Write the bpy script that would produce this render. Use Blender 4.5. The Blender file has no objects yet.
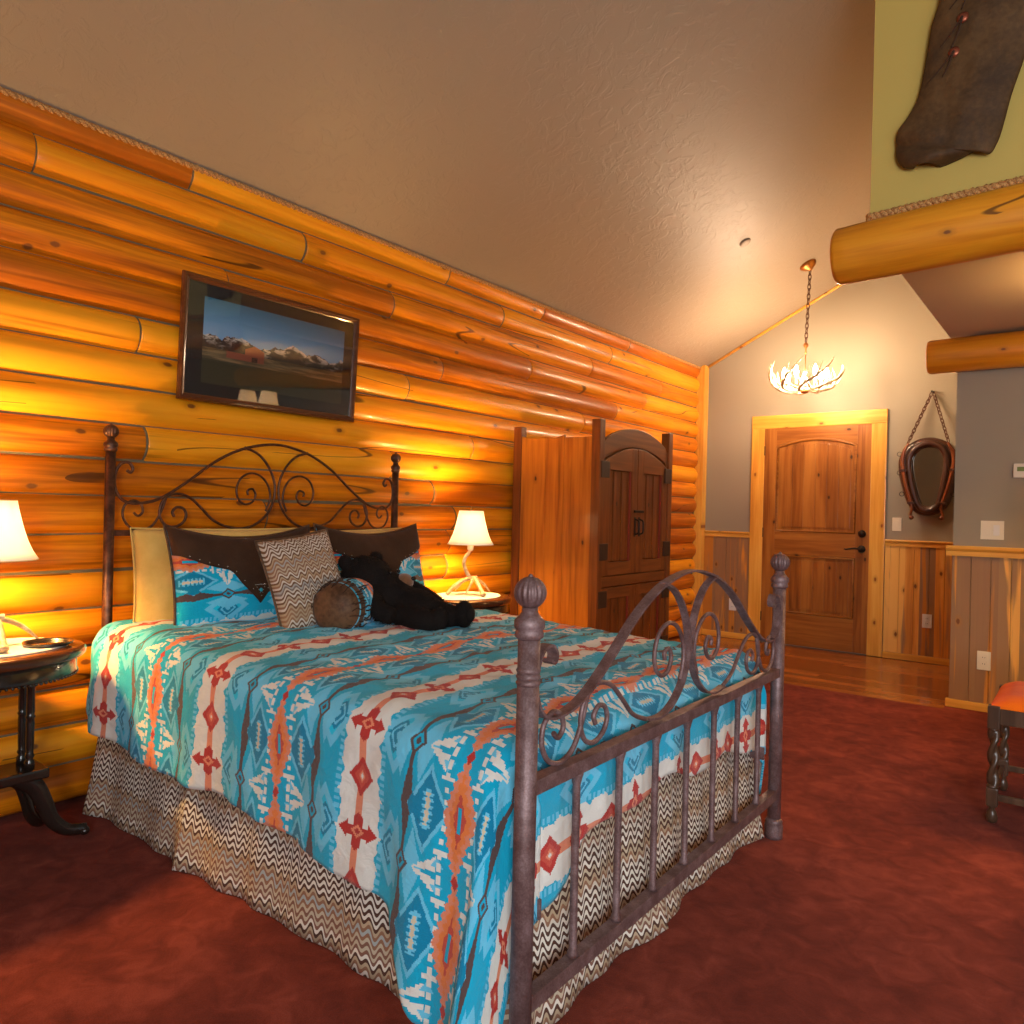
# light levels
LAMPK, CHANK, DAYB, DAYS, EXPO = .82, 1.45, 175, 34, 0.0
WARM = (1.0, .56, .17)
import bpy, bmesh, math, random
from mathutils import Vector, Matrix, noise as mnoise
random.seed(7)
PI = math.pi
SC = bpy.context.scene
COL = SC.collection

# ---------------------------------------------------------------- node maths
class F:
    """a float socket with arithmetic"""
    def __init__(s, t, k): s.t = t; s.k = k
    def _m(s, op, *a, clamp=False):
        n = s.t.nodes.new('ShaderNodeMath'); n.operation = op; n.use_clamp = clamp
        for i, x in enumerate((s,) + a):
            if isinstance(x, F): s.t.links.new(x.k, n.inputs[i])
            else: n.inputs[i].default_value = float(x)
        return F(s.t, n.outputs[0])
    def __add__(s, o): return s._m('ADD', o)
    __radd__ = __add__
    def __sub__(s, o): return s._m('SUBTRACT', o)
    def __rsub__(s, o): return (s * -1.0) + o
    def __mul__(s, o): return s._m('MULTIPLY', o)
    __rmul__ = __mul__
    def __truediv__(s, o): return s._m('DIVIDE', o)
    def __lt__(s, o): return s._m('LESS_THAN', o)
    def __gt__(s, o): return s._m('GREATER_THAN', o)
    def abs(s): return s._m('ABSOLUTE')
    def floor(s): return s._m('FLOOR')
    def sin(s): return s._m('SINE')
    def pow(s, e): return s._m('POWER', e)
    def min(s, o): return s._m('MINIMUM', o)
    def max(s, o): return s._m('MAXIMUM', o)
    def fract(s): return s._m('FRACT')
    def ping(s, o): return s._m('PINGPONG', o)
    def clamp(s): return s._m('ADD', 0.0, clamp=True)
    def q(s, step): return (s / step).floor() * step
    def rnd(s, seed=0.0):
        n = s.t.nodes.new('ShaderNodeTexWhiteNoise'); n.noise_dimensions = '2D'
        c = comb(s.t, s, seed, 0); s.t.links.new(c, n.inputs['Vector']); return F(s.t, n.outputs['Value'])
    def ss(s, a, b):
        n = s.t.nodes.new('ShaderNodeMapRange'); n.interpolation_type = 'SMOOTHSTEP'
        s.t.links.new(s.k, n.inputs[0]); n.inputs[1].default_value = a; n.inputs[2].default_value = b
        return F(s.t, n.outputs[0])

def comb(t, x, y, z):
    n = t.nodes.new('ShaderNodeCombineXYZ')
    for i, v in enumerate((x, y, z)):
        if isinstance(v, F): t.links.new(v.k, n.inputs[i])
        else: n.inputs[i].default_value = float(v)
    return n.outputs[0]

class Mat:
    def __init__(s, name, rough=0.5, base=(.5, .5, .5), metal=0.0, spec=0.5, coat=0.0, coat_rough=.1, sheen=0.0):
        s.m = bpy.data.materials.new(name); s.m.use_nodes = True
        s.t = s.m.node_tree; s.b = s.t.nodes['Principled BSDF']
        s.b.inputs['Base Color'].default_value = (*base, 1)
        s.b.inputs['Roughness'].default_value = rough
        s.b.inputs['Metallic'].default_value = metal
        s.b.inputs['Specular IOR Level'].default_value = spec
        s.b.inputs['Coat Weight'].default_value = coat
        s.b.inputs['Coat Roughness'].default_value = coat_rough
        s.b.inputs['Sheen Weight'].default_value = sheen
        s._o = None
    def obj(s):
        if not s._o:
            tc = s.t.nodes.new('ShaderNodeTexCoord'); s.tc = tc
            sp = s.t.nodes.new('ShaderNodeSeparateXYZ'); s.t.links.new(tc.outputs['Object'], sp.inputs[0])
            s._o = tuple(F(s.t, sp.outputs[i]) for i in range(3))
        return s._o
    def uv(s):
        n = s.t.nodes.new('ShaderNodeUVMap'); n.uv_map = 'UVMap'
        sp = s.t.nodes.new('ShaderNodeSeparateXYZ'); s.t.links.new(n.outputs[0], sp.inputs[0])
        return F(s.t, sp.outputs[0]), F(s.t, sp.outputs[1])
    def attr(s, name):
        n = s.t.nodes.new('ShaderNodeAttribute'); n.attribute_name = name
        return F(s.t, n.outputs['Fac'])
    def noise(s, x, y, z, scale=1.0, detail=3.0, rough=.55, dist=0.0):
        n = s.t.nodes.new('ShaderNodeTexNoise'); s.t.links.new(comb(s.t, x, y, z), n.inputs['Vector'])
        n.inputs['Scale'].default_value = scale; n.inputs['Detail'].default_value = detail
        n.inputs['Roughness'].default_value = rough; n.inputs['Distortion'].default_value = dist
        return F(s.t, n.outputs[0])
    def vor(s, x, y, z, scale=1.0, rand=1.0):
        n = s.t.nodes.new('ShaderNodeTexVoronoi'); n.voronoi_dimensions = '2D'; s.t.links.new(comb(s.t, x, y, z), n.inputs['Vector'])
        n.inputs['Scale'].default_value = scale; n.inputs['Randomness'].default_value = rand
        sp = s.t.nodes.new('ShaderNodeSeparateXYZ'); s.t.links.new(n.outputs['Color'], sp.inputs[0])
        return F(s.t, n.outputs['Distance']), F(s.t, sp.outputs[0])
    def rgb(s, c):
        if isinstance(c, tuple):
            n = s.t.nodes.new('ShaderNodeRGB'); n.outputs[0].default_value = (*c, 1); return n.outputs[0]
        return c
    def mix(s, a, b, f):
        n = s.t.nodes.new('ShaderNodeMix'); n.data_type = 'RGBA'
        for i, c in ((6, a), (7, b)):
            if isinstance(c, tuple): n.inputs[i].default_value = (*c, 1)
            else: s.t.links.new(c, n.inputs[i])
        if isinstance(f, F): s.t.links.new(f.k, n.inputs[0])
        else: n.inputs[0].default_value = f
        return n.outputs[2]
    def ramp(s, f, stops, const=False):
        n = s.t.nodes.new('ShaderNodeValToRGB'); s.t.links.new(f.k, n.inputs[0])
        r = n.color_ramp
        if const: r.interpolation = 'CONSTANT'
        while len(r.elements) < len(stops): r.elements.new(.5)
        for e, (p, c) in zip(r.elements, stops): e.position = p; e.color = (*c, 1)
        return n.outputs[0]
    def col(s, c): s.t.links.new(s.rgb(c), s.b.inputs['Base Color']); return s
    def rough(s, f): s.t.links.new(f.k, s.b.inputs['Roughness']); return s
    def bump(s, f, dist=.002, strength=1.0):
        n = s.t.nodes.new('ShaderNodeBump'); n.inputs['Distance'].default_value = dist
        n.inputs['Strength'].default_value = strength
        s.t.links.new(f.k, n.inputs['Height']); s.t.links.new(n.outputs[0], s.b.inputs['Normal']); return s

# ---------------------------------------------------------------- mesh helpers
def uvlay(bm): return bm.loops.layers.uv.get('UVMap') or bm.loops.layers.uv.new('UVMap')
def nbm():
    return bmesh.new()
def box(bm, a, b, bev=0.0, M=None, seg=2):
    a = Vector(a); b = Vector(b)
    lo = Vector(map(min, a, b)); hi = Vector(map(max, a, b))
    t = bmesh.new(); bmesh.ops.create_cube(t, size=1)
    for v in t.verts: v.co = Vector([(lo[i] + hi[i]) / 2 + v.co[i] * (hi[i] - lo[i]) for i in range(3)])
    if bev: bmesh.ops.bevel(t, geom=t.edges[:], offset=bev, segments=seg, affect='EDGES', profile=.6)
    if M: t.transform(M)
    merge(bm, t)
def merge(bm, t, mi=None):
    me = bpy.data.meshes.new('tmp'); 
    if mi is not None:
        for f in t.faces: f.material_index = mi
    t.to_mesh(me); t.free(); bm.from_mesh(me); bpy.data.meshes.remove(me)
def catmull(P, n=6, closed=False):
    P = [Vector(p) for p in P]; out = []
    N = len(P); rng = N if closed else N - 1
    for i in range(rng):
        g = (lambda k: P[k % N]) if closed else (lambda k: P[max(0, min(N - 1, k))])
        a, b, c, d = g(i - 1), g(i), g(i + 1), g(i + 2)
        for j in range(n):
            t = j / n
            out.append(.5 * ((2 * b) + (c - a) * t + (2 * a - 5 * b + 4 * c - d) * t * t + (3 * b - a - 3 * c + d) * t ** 3))
    if not closed: out.append(P[-1].copy())
    return out
def lerp_list(R, n):
    if not isinstance(R, (list, tuple)): return [R] * n
    out = []
    for i in range(n):
        t = i / max(1, n - 1) * (len(R) - 1); k = min(int(t), len(R) - 2); f = t - k
        out.append(R[k] * (1 - f) + R[k + 1] * f)
    return out
def frames(P, closed=False, up=None):
    T = []
    N = len(P)
    for i in range(N):
        a = P[(i - 1) % N] if closed else P[max(0, i - 1)]; b = P[(i + 1) % N] if closed else P[min(N - 1, i + 1)]
        d = (b - a); T.append(d.normalized() if d.length > 1e-9 else Vector((0, 0, 1)))
    out = []
    if up is not None:
        up = Vector(up)
        for t in T:
            n = up - t * up.dot(t); n.normalize(); out.append((t, n, t.cross(n)))
        return out
    n = T[0].orthogonal().normalized()
    for t in T:
        n = (n - t * n.dot(t)); n = n.normalized() if n.length > 1e-8 else t.orthogonal().normalized()
        out.append((t, n, t.cross(n)))
    return out
def sweep(bm, P, prof, closed=False, up=None, scale=None, cap=True, mi=0, smooth=True):
    """prof: list of (a,b) in the (n, b) frame, or callable(i, n) -> list"""
    P = [Vector(p) for p in P]; fr = frames(P, closed, up); rings = []
    sc = scale or [1] * len(P)
    for i, (p, (t, n, b)) in enumerate(zip(P, fr)):
        pr = prof(i, len(P)) if callable(prof) else prof
        rings.append([bm.verts.new(p + n * (x * sc[i]) + b * (y * sc[i])) for x, y in pr])
    m = len(rings[0]); L = len(rings) if closed else len(rings) - 1
    for i in range(L):
        A = rings[i]; B = rings[(i + 1) % len(rings)]
        for j in range(m):
            f = bm.faces.new((A[j], A[(j + 1) % m], B[(j + 1) % m], B[j])); f.smooth = smooth; f.material_index = mi
    if cap and not closed:
        f = bm.faces.new(rings[0][::-1]); f.material_index = mi; f = bm.faces.new(rings[-1]); f.material_index = mi
def circ(r, n=10, ph=0): return [(r * math.cos(2 * PI * k / n + ph), r * math.sin(2 * PI * k / n + ph)) for k in range(n)]
def tube(bm, P, R, seg=10, closed=False, sub=0, mi=0):
    if sub: P = catmull(P, sub, closed)
    P = [Vector(p) for p in P]
    sweep(bm, P, circ(1, seg), closed, None, lerp_list(R, len(P)), mi=mi)
def ribbon(bm, P, w, th, up, closed=False):
    sweep(bm, P, [(w / 2, th / 2), (-w / 2, th / 2), (-w / 2, -th / 2), (w / 2, -th / 2)], closed, up, smooth=False)
def lathe(bm, prof, c=(0, 0, 0), n=24, flute=None, M=None, mi=0, cap=True, squash=(1, 1)):
    """prof: list of (r, z)"""
    t = bmesh.new(); rings = []
    for r, z in prof:
        ring = []
        for k in range(n):
            a = 2 * PI * k / n; rr = r * (1 + (flute(a, z) if flute else 0))
            ring.append(t.verts.new((rr * math.cos(a) * squash[0], rr * math.sin(a) * squash[1], z)))
        rings.append(ring)
    for A, B in zip(rings, rings[1:]):
        for j in range(n):
            f = t.faces.new((A[j], A[(j + 1) % n], B[(j + 1) % n], B[j])); f.smooth = True; f.material_index = mi
    if cap:
        if prof[0][0] > 1e-5: t.faces.new(rings[0][::-1]).material_index = mi
        if prof[-1][0] > 1e-5: t.faces.new(rings[-1]).material_index = mi
    bmesh.ops.remove_doubles(t, verts=t.verts[:], dist=1e-6)
    t.transform((M or Matrix()) if c is None else Matrix.Translation(c) @ (M or Matrix()))
    me = bpy.data.meshes.new('t'); t.to_mesh(me); t.free(); bm.from_mesh(me); bpy.data.meshes.remove(me)
def prism(bm, pts, ax, a0, a1, bev=0.0, M=None):
    """polygon pts (2D in the other two axes, in xyz order) extruded along axis ax from a0 to a1"""
    t = bmesh.new()
    def mk(p, a):
        v = [0, 0, 0]; o = [i for i in range(3) if i != ax]; v[o[0]], v[o[1]] = p; v[ax] = a; return t.verts.new(v)
    A = [mk(p, a0) for p in pts]; B = [mk(p, a1) for p in pts]
    t.faces.new(A); t.faces.new(B[::-1])
    for i in range(len(pts)):
        j = (i + 1) % len(pts); t.faces.new((A[j], A[i], B[i], B[j]))
    bmesh.ops.recalc_face_normals(t, faces=t.faces[:])
    if bev:
        bmesh.ops.bevel(t, geom=t.edges[:], offset=bev, segments=2, affect='EDGES', profile=.6)
    if M: t.transform(M)
    merge(bm, t)
def ball(bm, c, r, sub=2, s=(1, 1, 1), M=None):
    t = bmesh.new(); bmesh.ops.create_icosphere(t, subdivisions=sub, radius=1)
    for f in t.faces: f.smooth = True
    X = Matrix.Translation(c) @ (M or Matrix()) @ Matrix.Diagonal((r * s[0], r * s[1], r * s[2], 1))
    t.transform(X); merge(bm, t)
def grid(bm, nu, nv, fn, uvf=None, mi=0, closed_u=False):
    uv = uvlay(bm) if uvf else None
    V = [[bm.verts.new(fn(i / nu, j / nv)) for j in range(nv + 1)] for i in range(nu + (0 if closed_u else 1))]
    N = len(V)
    for i in range(nu):
        for j in range(nv):
            q = ((i, j), (i + 1, j), (i + 1, j + 1), (i, j + 1))
            f = bm.faces.new([V[a % N][b] for a, b in q]); f.smooth = True; f.material_index = mi
            if uvf:
                for l, (a, b) in zip(f.loops, q): l[uv].uv = uvf(a / nu, b / nv)

WM = {}
def empty(name, loc, rz=0.0):
    o = bpy.data.objects.new(name, None); COL.objects.link(o); o.location = loc; o.rotation_euler = (0, 0, rz)
    o.empty_display_size = .05
    WM[o.name] = Matrix.Translation(loc) @ Matrix.Rotation(rz, 4, 'Z'); return o
def tag(o, label, cat, group=None):
    o['label'] = label; o['category'] = cat
    if group: o['group'] = group
    return o
def thing(name, label, cat, loc=(0, 0, 0), rz=0.0, group=None):
    return tag(empty(name, loc, rz), label, cat, group)
def obj(name, bm, mats, parent=None, loc=None, recalc=True, local=False, label=None):
    """bm in world coordinates (or in the parent's, local=True) -> one mesh object"""
    if recalc: bmesh.ops.recalc_face_normals(bm, faces=bm.faces[:])
    me = bpy.data.meshes.new(name); bm.to_mesh(me); bm.free()
    for m in (mats if isinstance(mats, (list, tuple)) else [mats]): me.materials.append(m.m if isinstance(m, Mat) else m)
    o = bpy.data.objects.new(name, me); COL.objects.link(o)
    if parent:
        o.parent = parent; W = WM[parent.name]
        if not local: me.transform(W.inverted())
        WM[o.name] = W
    else:
        L = Vector(loc) if loc is not None else Vector((0, 0, 0))
        me.transform(Matrix.Translation(-L)); o.location = L; WM[o.name] = Matrix.Translation(L)
    if label: o['label'] = label
    return o
def struct(name, bm, mats, parent=None, **k):
    o = obj(name, bm, mats, parent, **k)
    if not parent: o['kind'] = 'structure'
    return o
def dup(root, loc, rz=0.0, label=None):
    def cp(o, par):
        c = o.copy(); COL.objects.link(c)
        if par: c.parent = par
        for ch in o.children: cp(ch, c)
        return c
    r = cp(root, None); r.location = loc; r.rotation_euler = (0, 0, rz)
    if label: r['label'] = label
    return r
# ---------------------------------------------------------------- materials
def wood(name, along, cross, dark, mid, light, rough=.4, coat=0.0, knots=3.5, knot_size=.06, knot_col=(.16, .05, .012),
         board=None, boardvar=.25, blue=None, attr=None, grain=30.0, streak=0.0, bump=.0006, spec=.3, checks=0.0):
    """pine and the like: grain runs along axis `along`; `cross` is the axis across the face"""
    m = Mat(name, rough=rough, coat=coat, spec=spec)
    P = m.obj(); a = P[along]; c = P[cross]; o = P[3 - along - cross]
    w = m.noise(a * .8, c * 2.5, o * 2.5, 1.5, 2)
    cc = c + w * .05
    g = m.noise(a * 1.6, cc * grain, o * grain, 1.0, 4, .6)
    big = m.noise(a * .9, cc * 9, o * 9, 1.0, 3, .6)
    seed = None
    if board:
        seed = (c / board).floor()
    r = m.attr(attr) if attr else None
    f = g * .55 + big * .55
    if seed is not None: f = f + (seed.rnd(1.3) - .5) * boardvar
    if r is not None: f = f + (r - .5) * boardvar
    f = f.ss(.30, .82)
    col = m.ramp(f, [(0, dark), (.45, mid), (1, light)])
    if streak:
        s = m.noise(a * .55, c * 14, o * 14, 1.0, 3, .7).ss(.58, .72)
        col = m.mix(col, tuple(x * .45 for x in dark), s * streak)
    if checks:
        k1 = (m.noise(a * .45, c * 5.5, 0.0, 1.0, 1, .4) - .5).abs(); k2 = m.noise(a * .9, c * 3, 7.0, 1.0, 1)
        col = m.mix(col, (.05, .015, .003), k1.ss(.0075, .002) * (k2 > .53) * checks)
    if blue:
        sd = seed.rnd(5.1) if seed is not None else big
        s = m.noise(a * .7, (c + (seed * 3.7 if seed is not None else 0.0)) * 7, o, 1.0, 3, .6, .6)
        mk = (s + (sd - .5) * .35).ss(.44, .52)
        col = m.mix(col, blue, mk * .85)
    if knots:
        d, k = m.vor(a * .55 + (seed * 1.7 if seed is not None else 0.0), c, o, knots)
        n2 = m.noise(a, c, o, 60, 1) * .02
        ds = d + n2
        ring = ds.ss(knot_size * 2.6, knot_size * .8) * (k > .45)
        core = ds.ss(knot_size * 1.15, knot_size * .7) * (k > .45)
        col = m.mix(col, tuple(x * .62 for x in mid), ring * .55)
        col = m.mix(col, knot_col, core * .92)
    m.col(col)
    m.bump(g, bump, .6)
    return m
ORN_D, ORN_M, ORN_L = (.44, .105, .002), (.80, .235, .003), (.93, .36, .010)
M_LOG = wood('log wood', 1, 2, ORN_D, ORN_M, ORN_L, rough=.40, coat=.14, spec=.35, knots=4.2, knot_size=.055, attr='rnd', boardvar=.40, streak=.85, checks=.8, grain=42.0, bump=.0012)
M_BEAM = wood('beam log wood', 0, 2, (.50, .15, .006), (.66, .23, .008), (.78, .32, .016), rough=.45, coat=.08, spec=.35, checks=.8, knots=4.6, knot_size=.045, bump=.001)
M_LOGEND = wood('cut log end', 2, 1, ORN_D, ORN_M, ORN_L, rough=.6, knots=0)
M_CHINK = Mat('log chinking', rough=.8, base=(.15, .115, .06))
M_PINE_V = wood('upright pine boards', 2, 0, (.50, .19, .03), (.70, .30, .05), (.84, .46, .11), rough=.42, coat=.1, knots=4.6, knot_size=.06, board=.115, boardvar=.6, blue=(.25, .15, .085))
M_PINE_TRIM_V = wood('yellow pine upright trim', 2, 0, (.58, .24, .03), (.74, .35, .05), (.84, .47, .09), rough=.38, coat=.2, knots=4.5, knot_size=.055, knot_col=(.25, .06, .01))
M_PINE_TRIM_H = wood('yellow pine level trim', 0, 2, (.58, .24, .03), (.74, .35, .05), (.84, .47, .09), rough=.38, coat=.2, knots=4.0, knot_size=.05, knot_col=(.25, .06, .01))
M_DOOR = wood('knotty alder door', 2, 0, (.19, .055, .008), (.31, .105, .016), (.42, .165, .030), rough=.42, coat=.15, knots=5.2, knot_size=.06, knot_col=(.05, .015, .005), board=.106, boardvar=.2, streak=.5)
M_DOOR_H = wood('knotty alder rails', 0, 2, (.19, .055, .008), (.31, .105, .016), (.42, .165, .030), rough=.42, coat=.15, knots=3.8, knot_size=.05, knot_col=(.05, .018, .008))
M_ARM = wood('old armoire boards', 2, 0, (.15, .042, .006), (.36, .10, .010), (.56, .19, .018), rough=.38, coat=.25, knots=3.6, knot_size=.04, knot_col=(.05, .015, .006), board=.33, boardvar=.25, streak=.5)
M_ARM_F = wood('old armoire front', 2, 1, (.085, .022, .004), (.17, .043, .007), (.28, .080, .013), rough=.45, coat=.10, knots=3.4, knot_size=.04, knot_col=(.03, .01, .005), streak=.6)
M_ARM_H = wood('old armoire crosswise', 1, 2, (.10, .028, .006), (.18, .050, .010), (.27, .08, .016), rough=.45, coat=.12, knots=2.2, knot_size=.04, knot_col=(.03, .01, .005))
M_ARM_RED = Mat('reddish edge paint', rough=.5, base=(.26, .03, .01))
M_MAHOG = wood('dark mahogany', 1, 0, (.035, .011, .006), (.075, .022, .009), (.13, .045, .016), rough=.22, coat=.6, knots=0, grain=60)
M_EBON = Mat('black polished wood', rough=.25, base=(.018, .011, .008), coat=.5)
def paint(name, c, bs=90, bd=.0007, c2=None, rough=.75):
    m = Mat(name, rough=rough, base=c); P = m.obj()
    n = m.noise(*P, bs, 4, .6)
    m.col(m.mix(c, c2 or tuple(x * .93 for x in c), m.noise(*P, 1.3, 3)))
    m.bump(n, bd, .7); return m
M_WALL = paint('grey tan wall paint', (.30, .255, .185))
M_GREEN = paint('olive green wall paint', (.52, .37, .085))
M_CEIL = Mat('textured ceiling', rough=.52, base=(.37, .30, .22))
_P = M_CEIL.obj()
_n = M_CEIL.noise(_P[0], _P[1], _P[2], 13, 5, .62, .8).ss(.47, .60)
_n2 = M_CEIL.noise(*_P, 60, 3)
M_CEIL.col(M_CEIL.mix((.335, .265, .19), (.285, .225, .165), M_CEIL.noise(*_P, .8, 2)))
M_CEIL.bump(_n + _n2 * .15, .0022, .55)
# carpet
M_CARPET = Mat('rust red carpet', rough=.95, spec=.05, sheen=.04)
_P = M_CARPET.obj()
_a = M_CARPET.noise(_P[0], _P[1], 0.0, 2.2, 5, .62, .6); _b = M_CARPET.noise(_P[0], _P[1], 0.0, 11, 4, .6, .8); _c = M_CARPET.noise(_P[0], _P[1], 0.0, 260, 2)
M_CARPET.col(M_CARPET.ramp((_a * .6 + _b * .5 + (_c - .5) * .22).ss(.30, .82), [(0, (.105, .017, .010)), (.5, (.19, .034, .019)), (1, (.30, .062, .036))]))
M_CARPET.bump(_c * .5 + _b * .8, .008, .7)
# laminate
M_LAM = Mat('red oak floorboards', rough=.22, coat=.3)
_P = M_LAM.obj(); _pl = (_P[1] / .083).floor(); _xo = _P[0] + _pl.rnd(3.3) * 1.2; _seg = (_xo / 1.1).floor()
_r = (_pl * 7.3 + _seg * 3.1).rnd(.7)
_g = M_LAM.noise(_xo * 2.5, _P[1] * 45, 0.0, 1, 4)
_cc = M_LAM.ramp((_g * .6 + _r * .45).ss(.25, .85), [(0, (.27, .075, .018)), (.5, (.40, .13, .032)), (1, (.52, .20, .055))])
_gap = ((_P[1] / .083).fract() < .03).max((_xo / 1.1).fract() < .003)
M_LAM.col(M_LAM.mix(_cc, (.08, .02, .01), _gap * .7))
# iron, metals
M_IRON = Mat('rust brown wrought iron', rough=.5, metal=.35, spec=.5)
_P = M_IRON.obj(); _a = M_IRON.noise(*_P, 26, 4, .6); _b = M_IRON.noise(*_P, 220, 2)
M_IRON.col(M_IRON.ramp((_a * .7 + _b * .4).ss(.3, .8), [(0, (.10, .048, .044)), (.55, (.18, .105, .10)), (1, (.27, .18, .18))]))
M_IRON.bump(_b, .0008, .5)
M_IRONHEAD = Mat('dark bronze iron', rough=.42, metal=.5)
_P = M_IRONHEAD.obj(); _a = M_IRONHEAD.noise(*_P, 30, 4, .6)
M_IRONHEAD.col(M_IRONHEAD.ramp(_a.ss(.3, .8), [(0, (.06, .024, .013)), (1, (.19, .075, .038))]))
M_BLACKIRON = Mat('black iron', rough=.45, metal=.7, base=(.03, .022, .018))
M_CHAIN = Mat('dark rusty chain', rough=.5, metal=.5, base=(.10, .035, .015))
M_HINGE = Mat('rusty brown hinge', rough=.55, metal=.2, base=(.045, .018, .008))
M_BRASS = Mat('aged brass', rough=.35, metal=.9, base=(.45, .20, .06))
M_COPPER = Mat('copper rivet', rough=.4, metal=.8, base=(.30, .08, .04))
M_CHROME = Mat('bright stud', rough=.25, metal=.9, base=(.75, .7, .62))
# plastics
M_IVORY = Mat('ivory plastic', rough=.35, base=(.74, .66, .50))
M_WHITEP = Mat('white plastic', rough=.35, base=(.72, .70, .66))
M_DARKP = Mat('dark slot', rough=.6, base=(.05, .04, .03))
M_LCD = Mat('green display', rough=.2, base=(.20, .26, .08))
M_BONE = Mat('antler bone', rough=.42)
_P = M_BONE.obj(); _a = M_BONE.noise(*_P, 30, 4)
M_BONE.col(M_BONE.ramp(_a.ss(.35, .75), [(0, (.45, .29, .15)), (.5, (.68, .53, .34)), (1, (.80, .70, .52))]))
M_DOILY = Mat('white woven mat', rough=.8, base=(.80, .76, .68))
_P = M_DOILY.obj(); M_DOILY.bump((_P[0] * 900).sin() * (_P[1] * 900).sin(), .001, .5)
M_ROPE = Mat('tan jute rope', rough=.8, base=(.45, .21, .06))
_P = M_ROPE.obj(); M_ROPE.col(M_ROPE.mix((.30, .12, .03), (.60, .30, .09), M_ROPE.noise(*_P, 180, 2).ss(.35, .65)))
M_GLASS = bpy.data.materials.new('picture glass'); M_GLASS.use_nodes = True
def glassmat(m, rough=.02, ior=1.5, tint=(1, 1, 1, 1)):
    t = m.node_tree; t.nodes.clear(); o = t.nodes.new('ShaderNodeOutputMaterial'); mx = t.nodes.new('ShaderNodeMixShader')
    fr = t.nodes.new('ShaderNodeFresnel'); fr.inputs[0].default_value = ior
    tr = t.nodes.new('ShaderNodeBsdfTransparent'); tr.inputs[0].default_value = tint
    gl = t.nodes.new('ShaderNodeBsdfGlossy'); gl.inputs['Roughness'].default_value = rough
    t.links.new(fr.outputs[0], mx.inputs[0]); t.links.new(tr.outputs[0], mx.inputs[1]); t.links.new(gl.outputs[0], mx.inputs[2]); t.links.new(mx.outputs[0], o.inputs[0])
glassmat(M_GLASS)
M_MIRROR = Mat('old mirror glass', rough=.04, metal=1.0, base=(.62, .60, .52))
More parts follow.
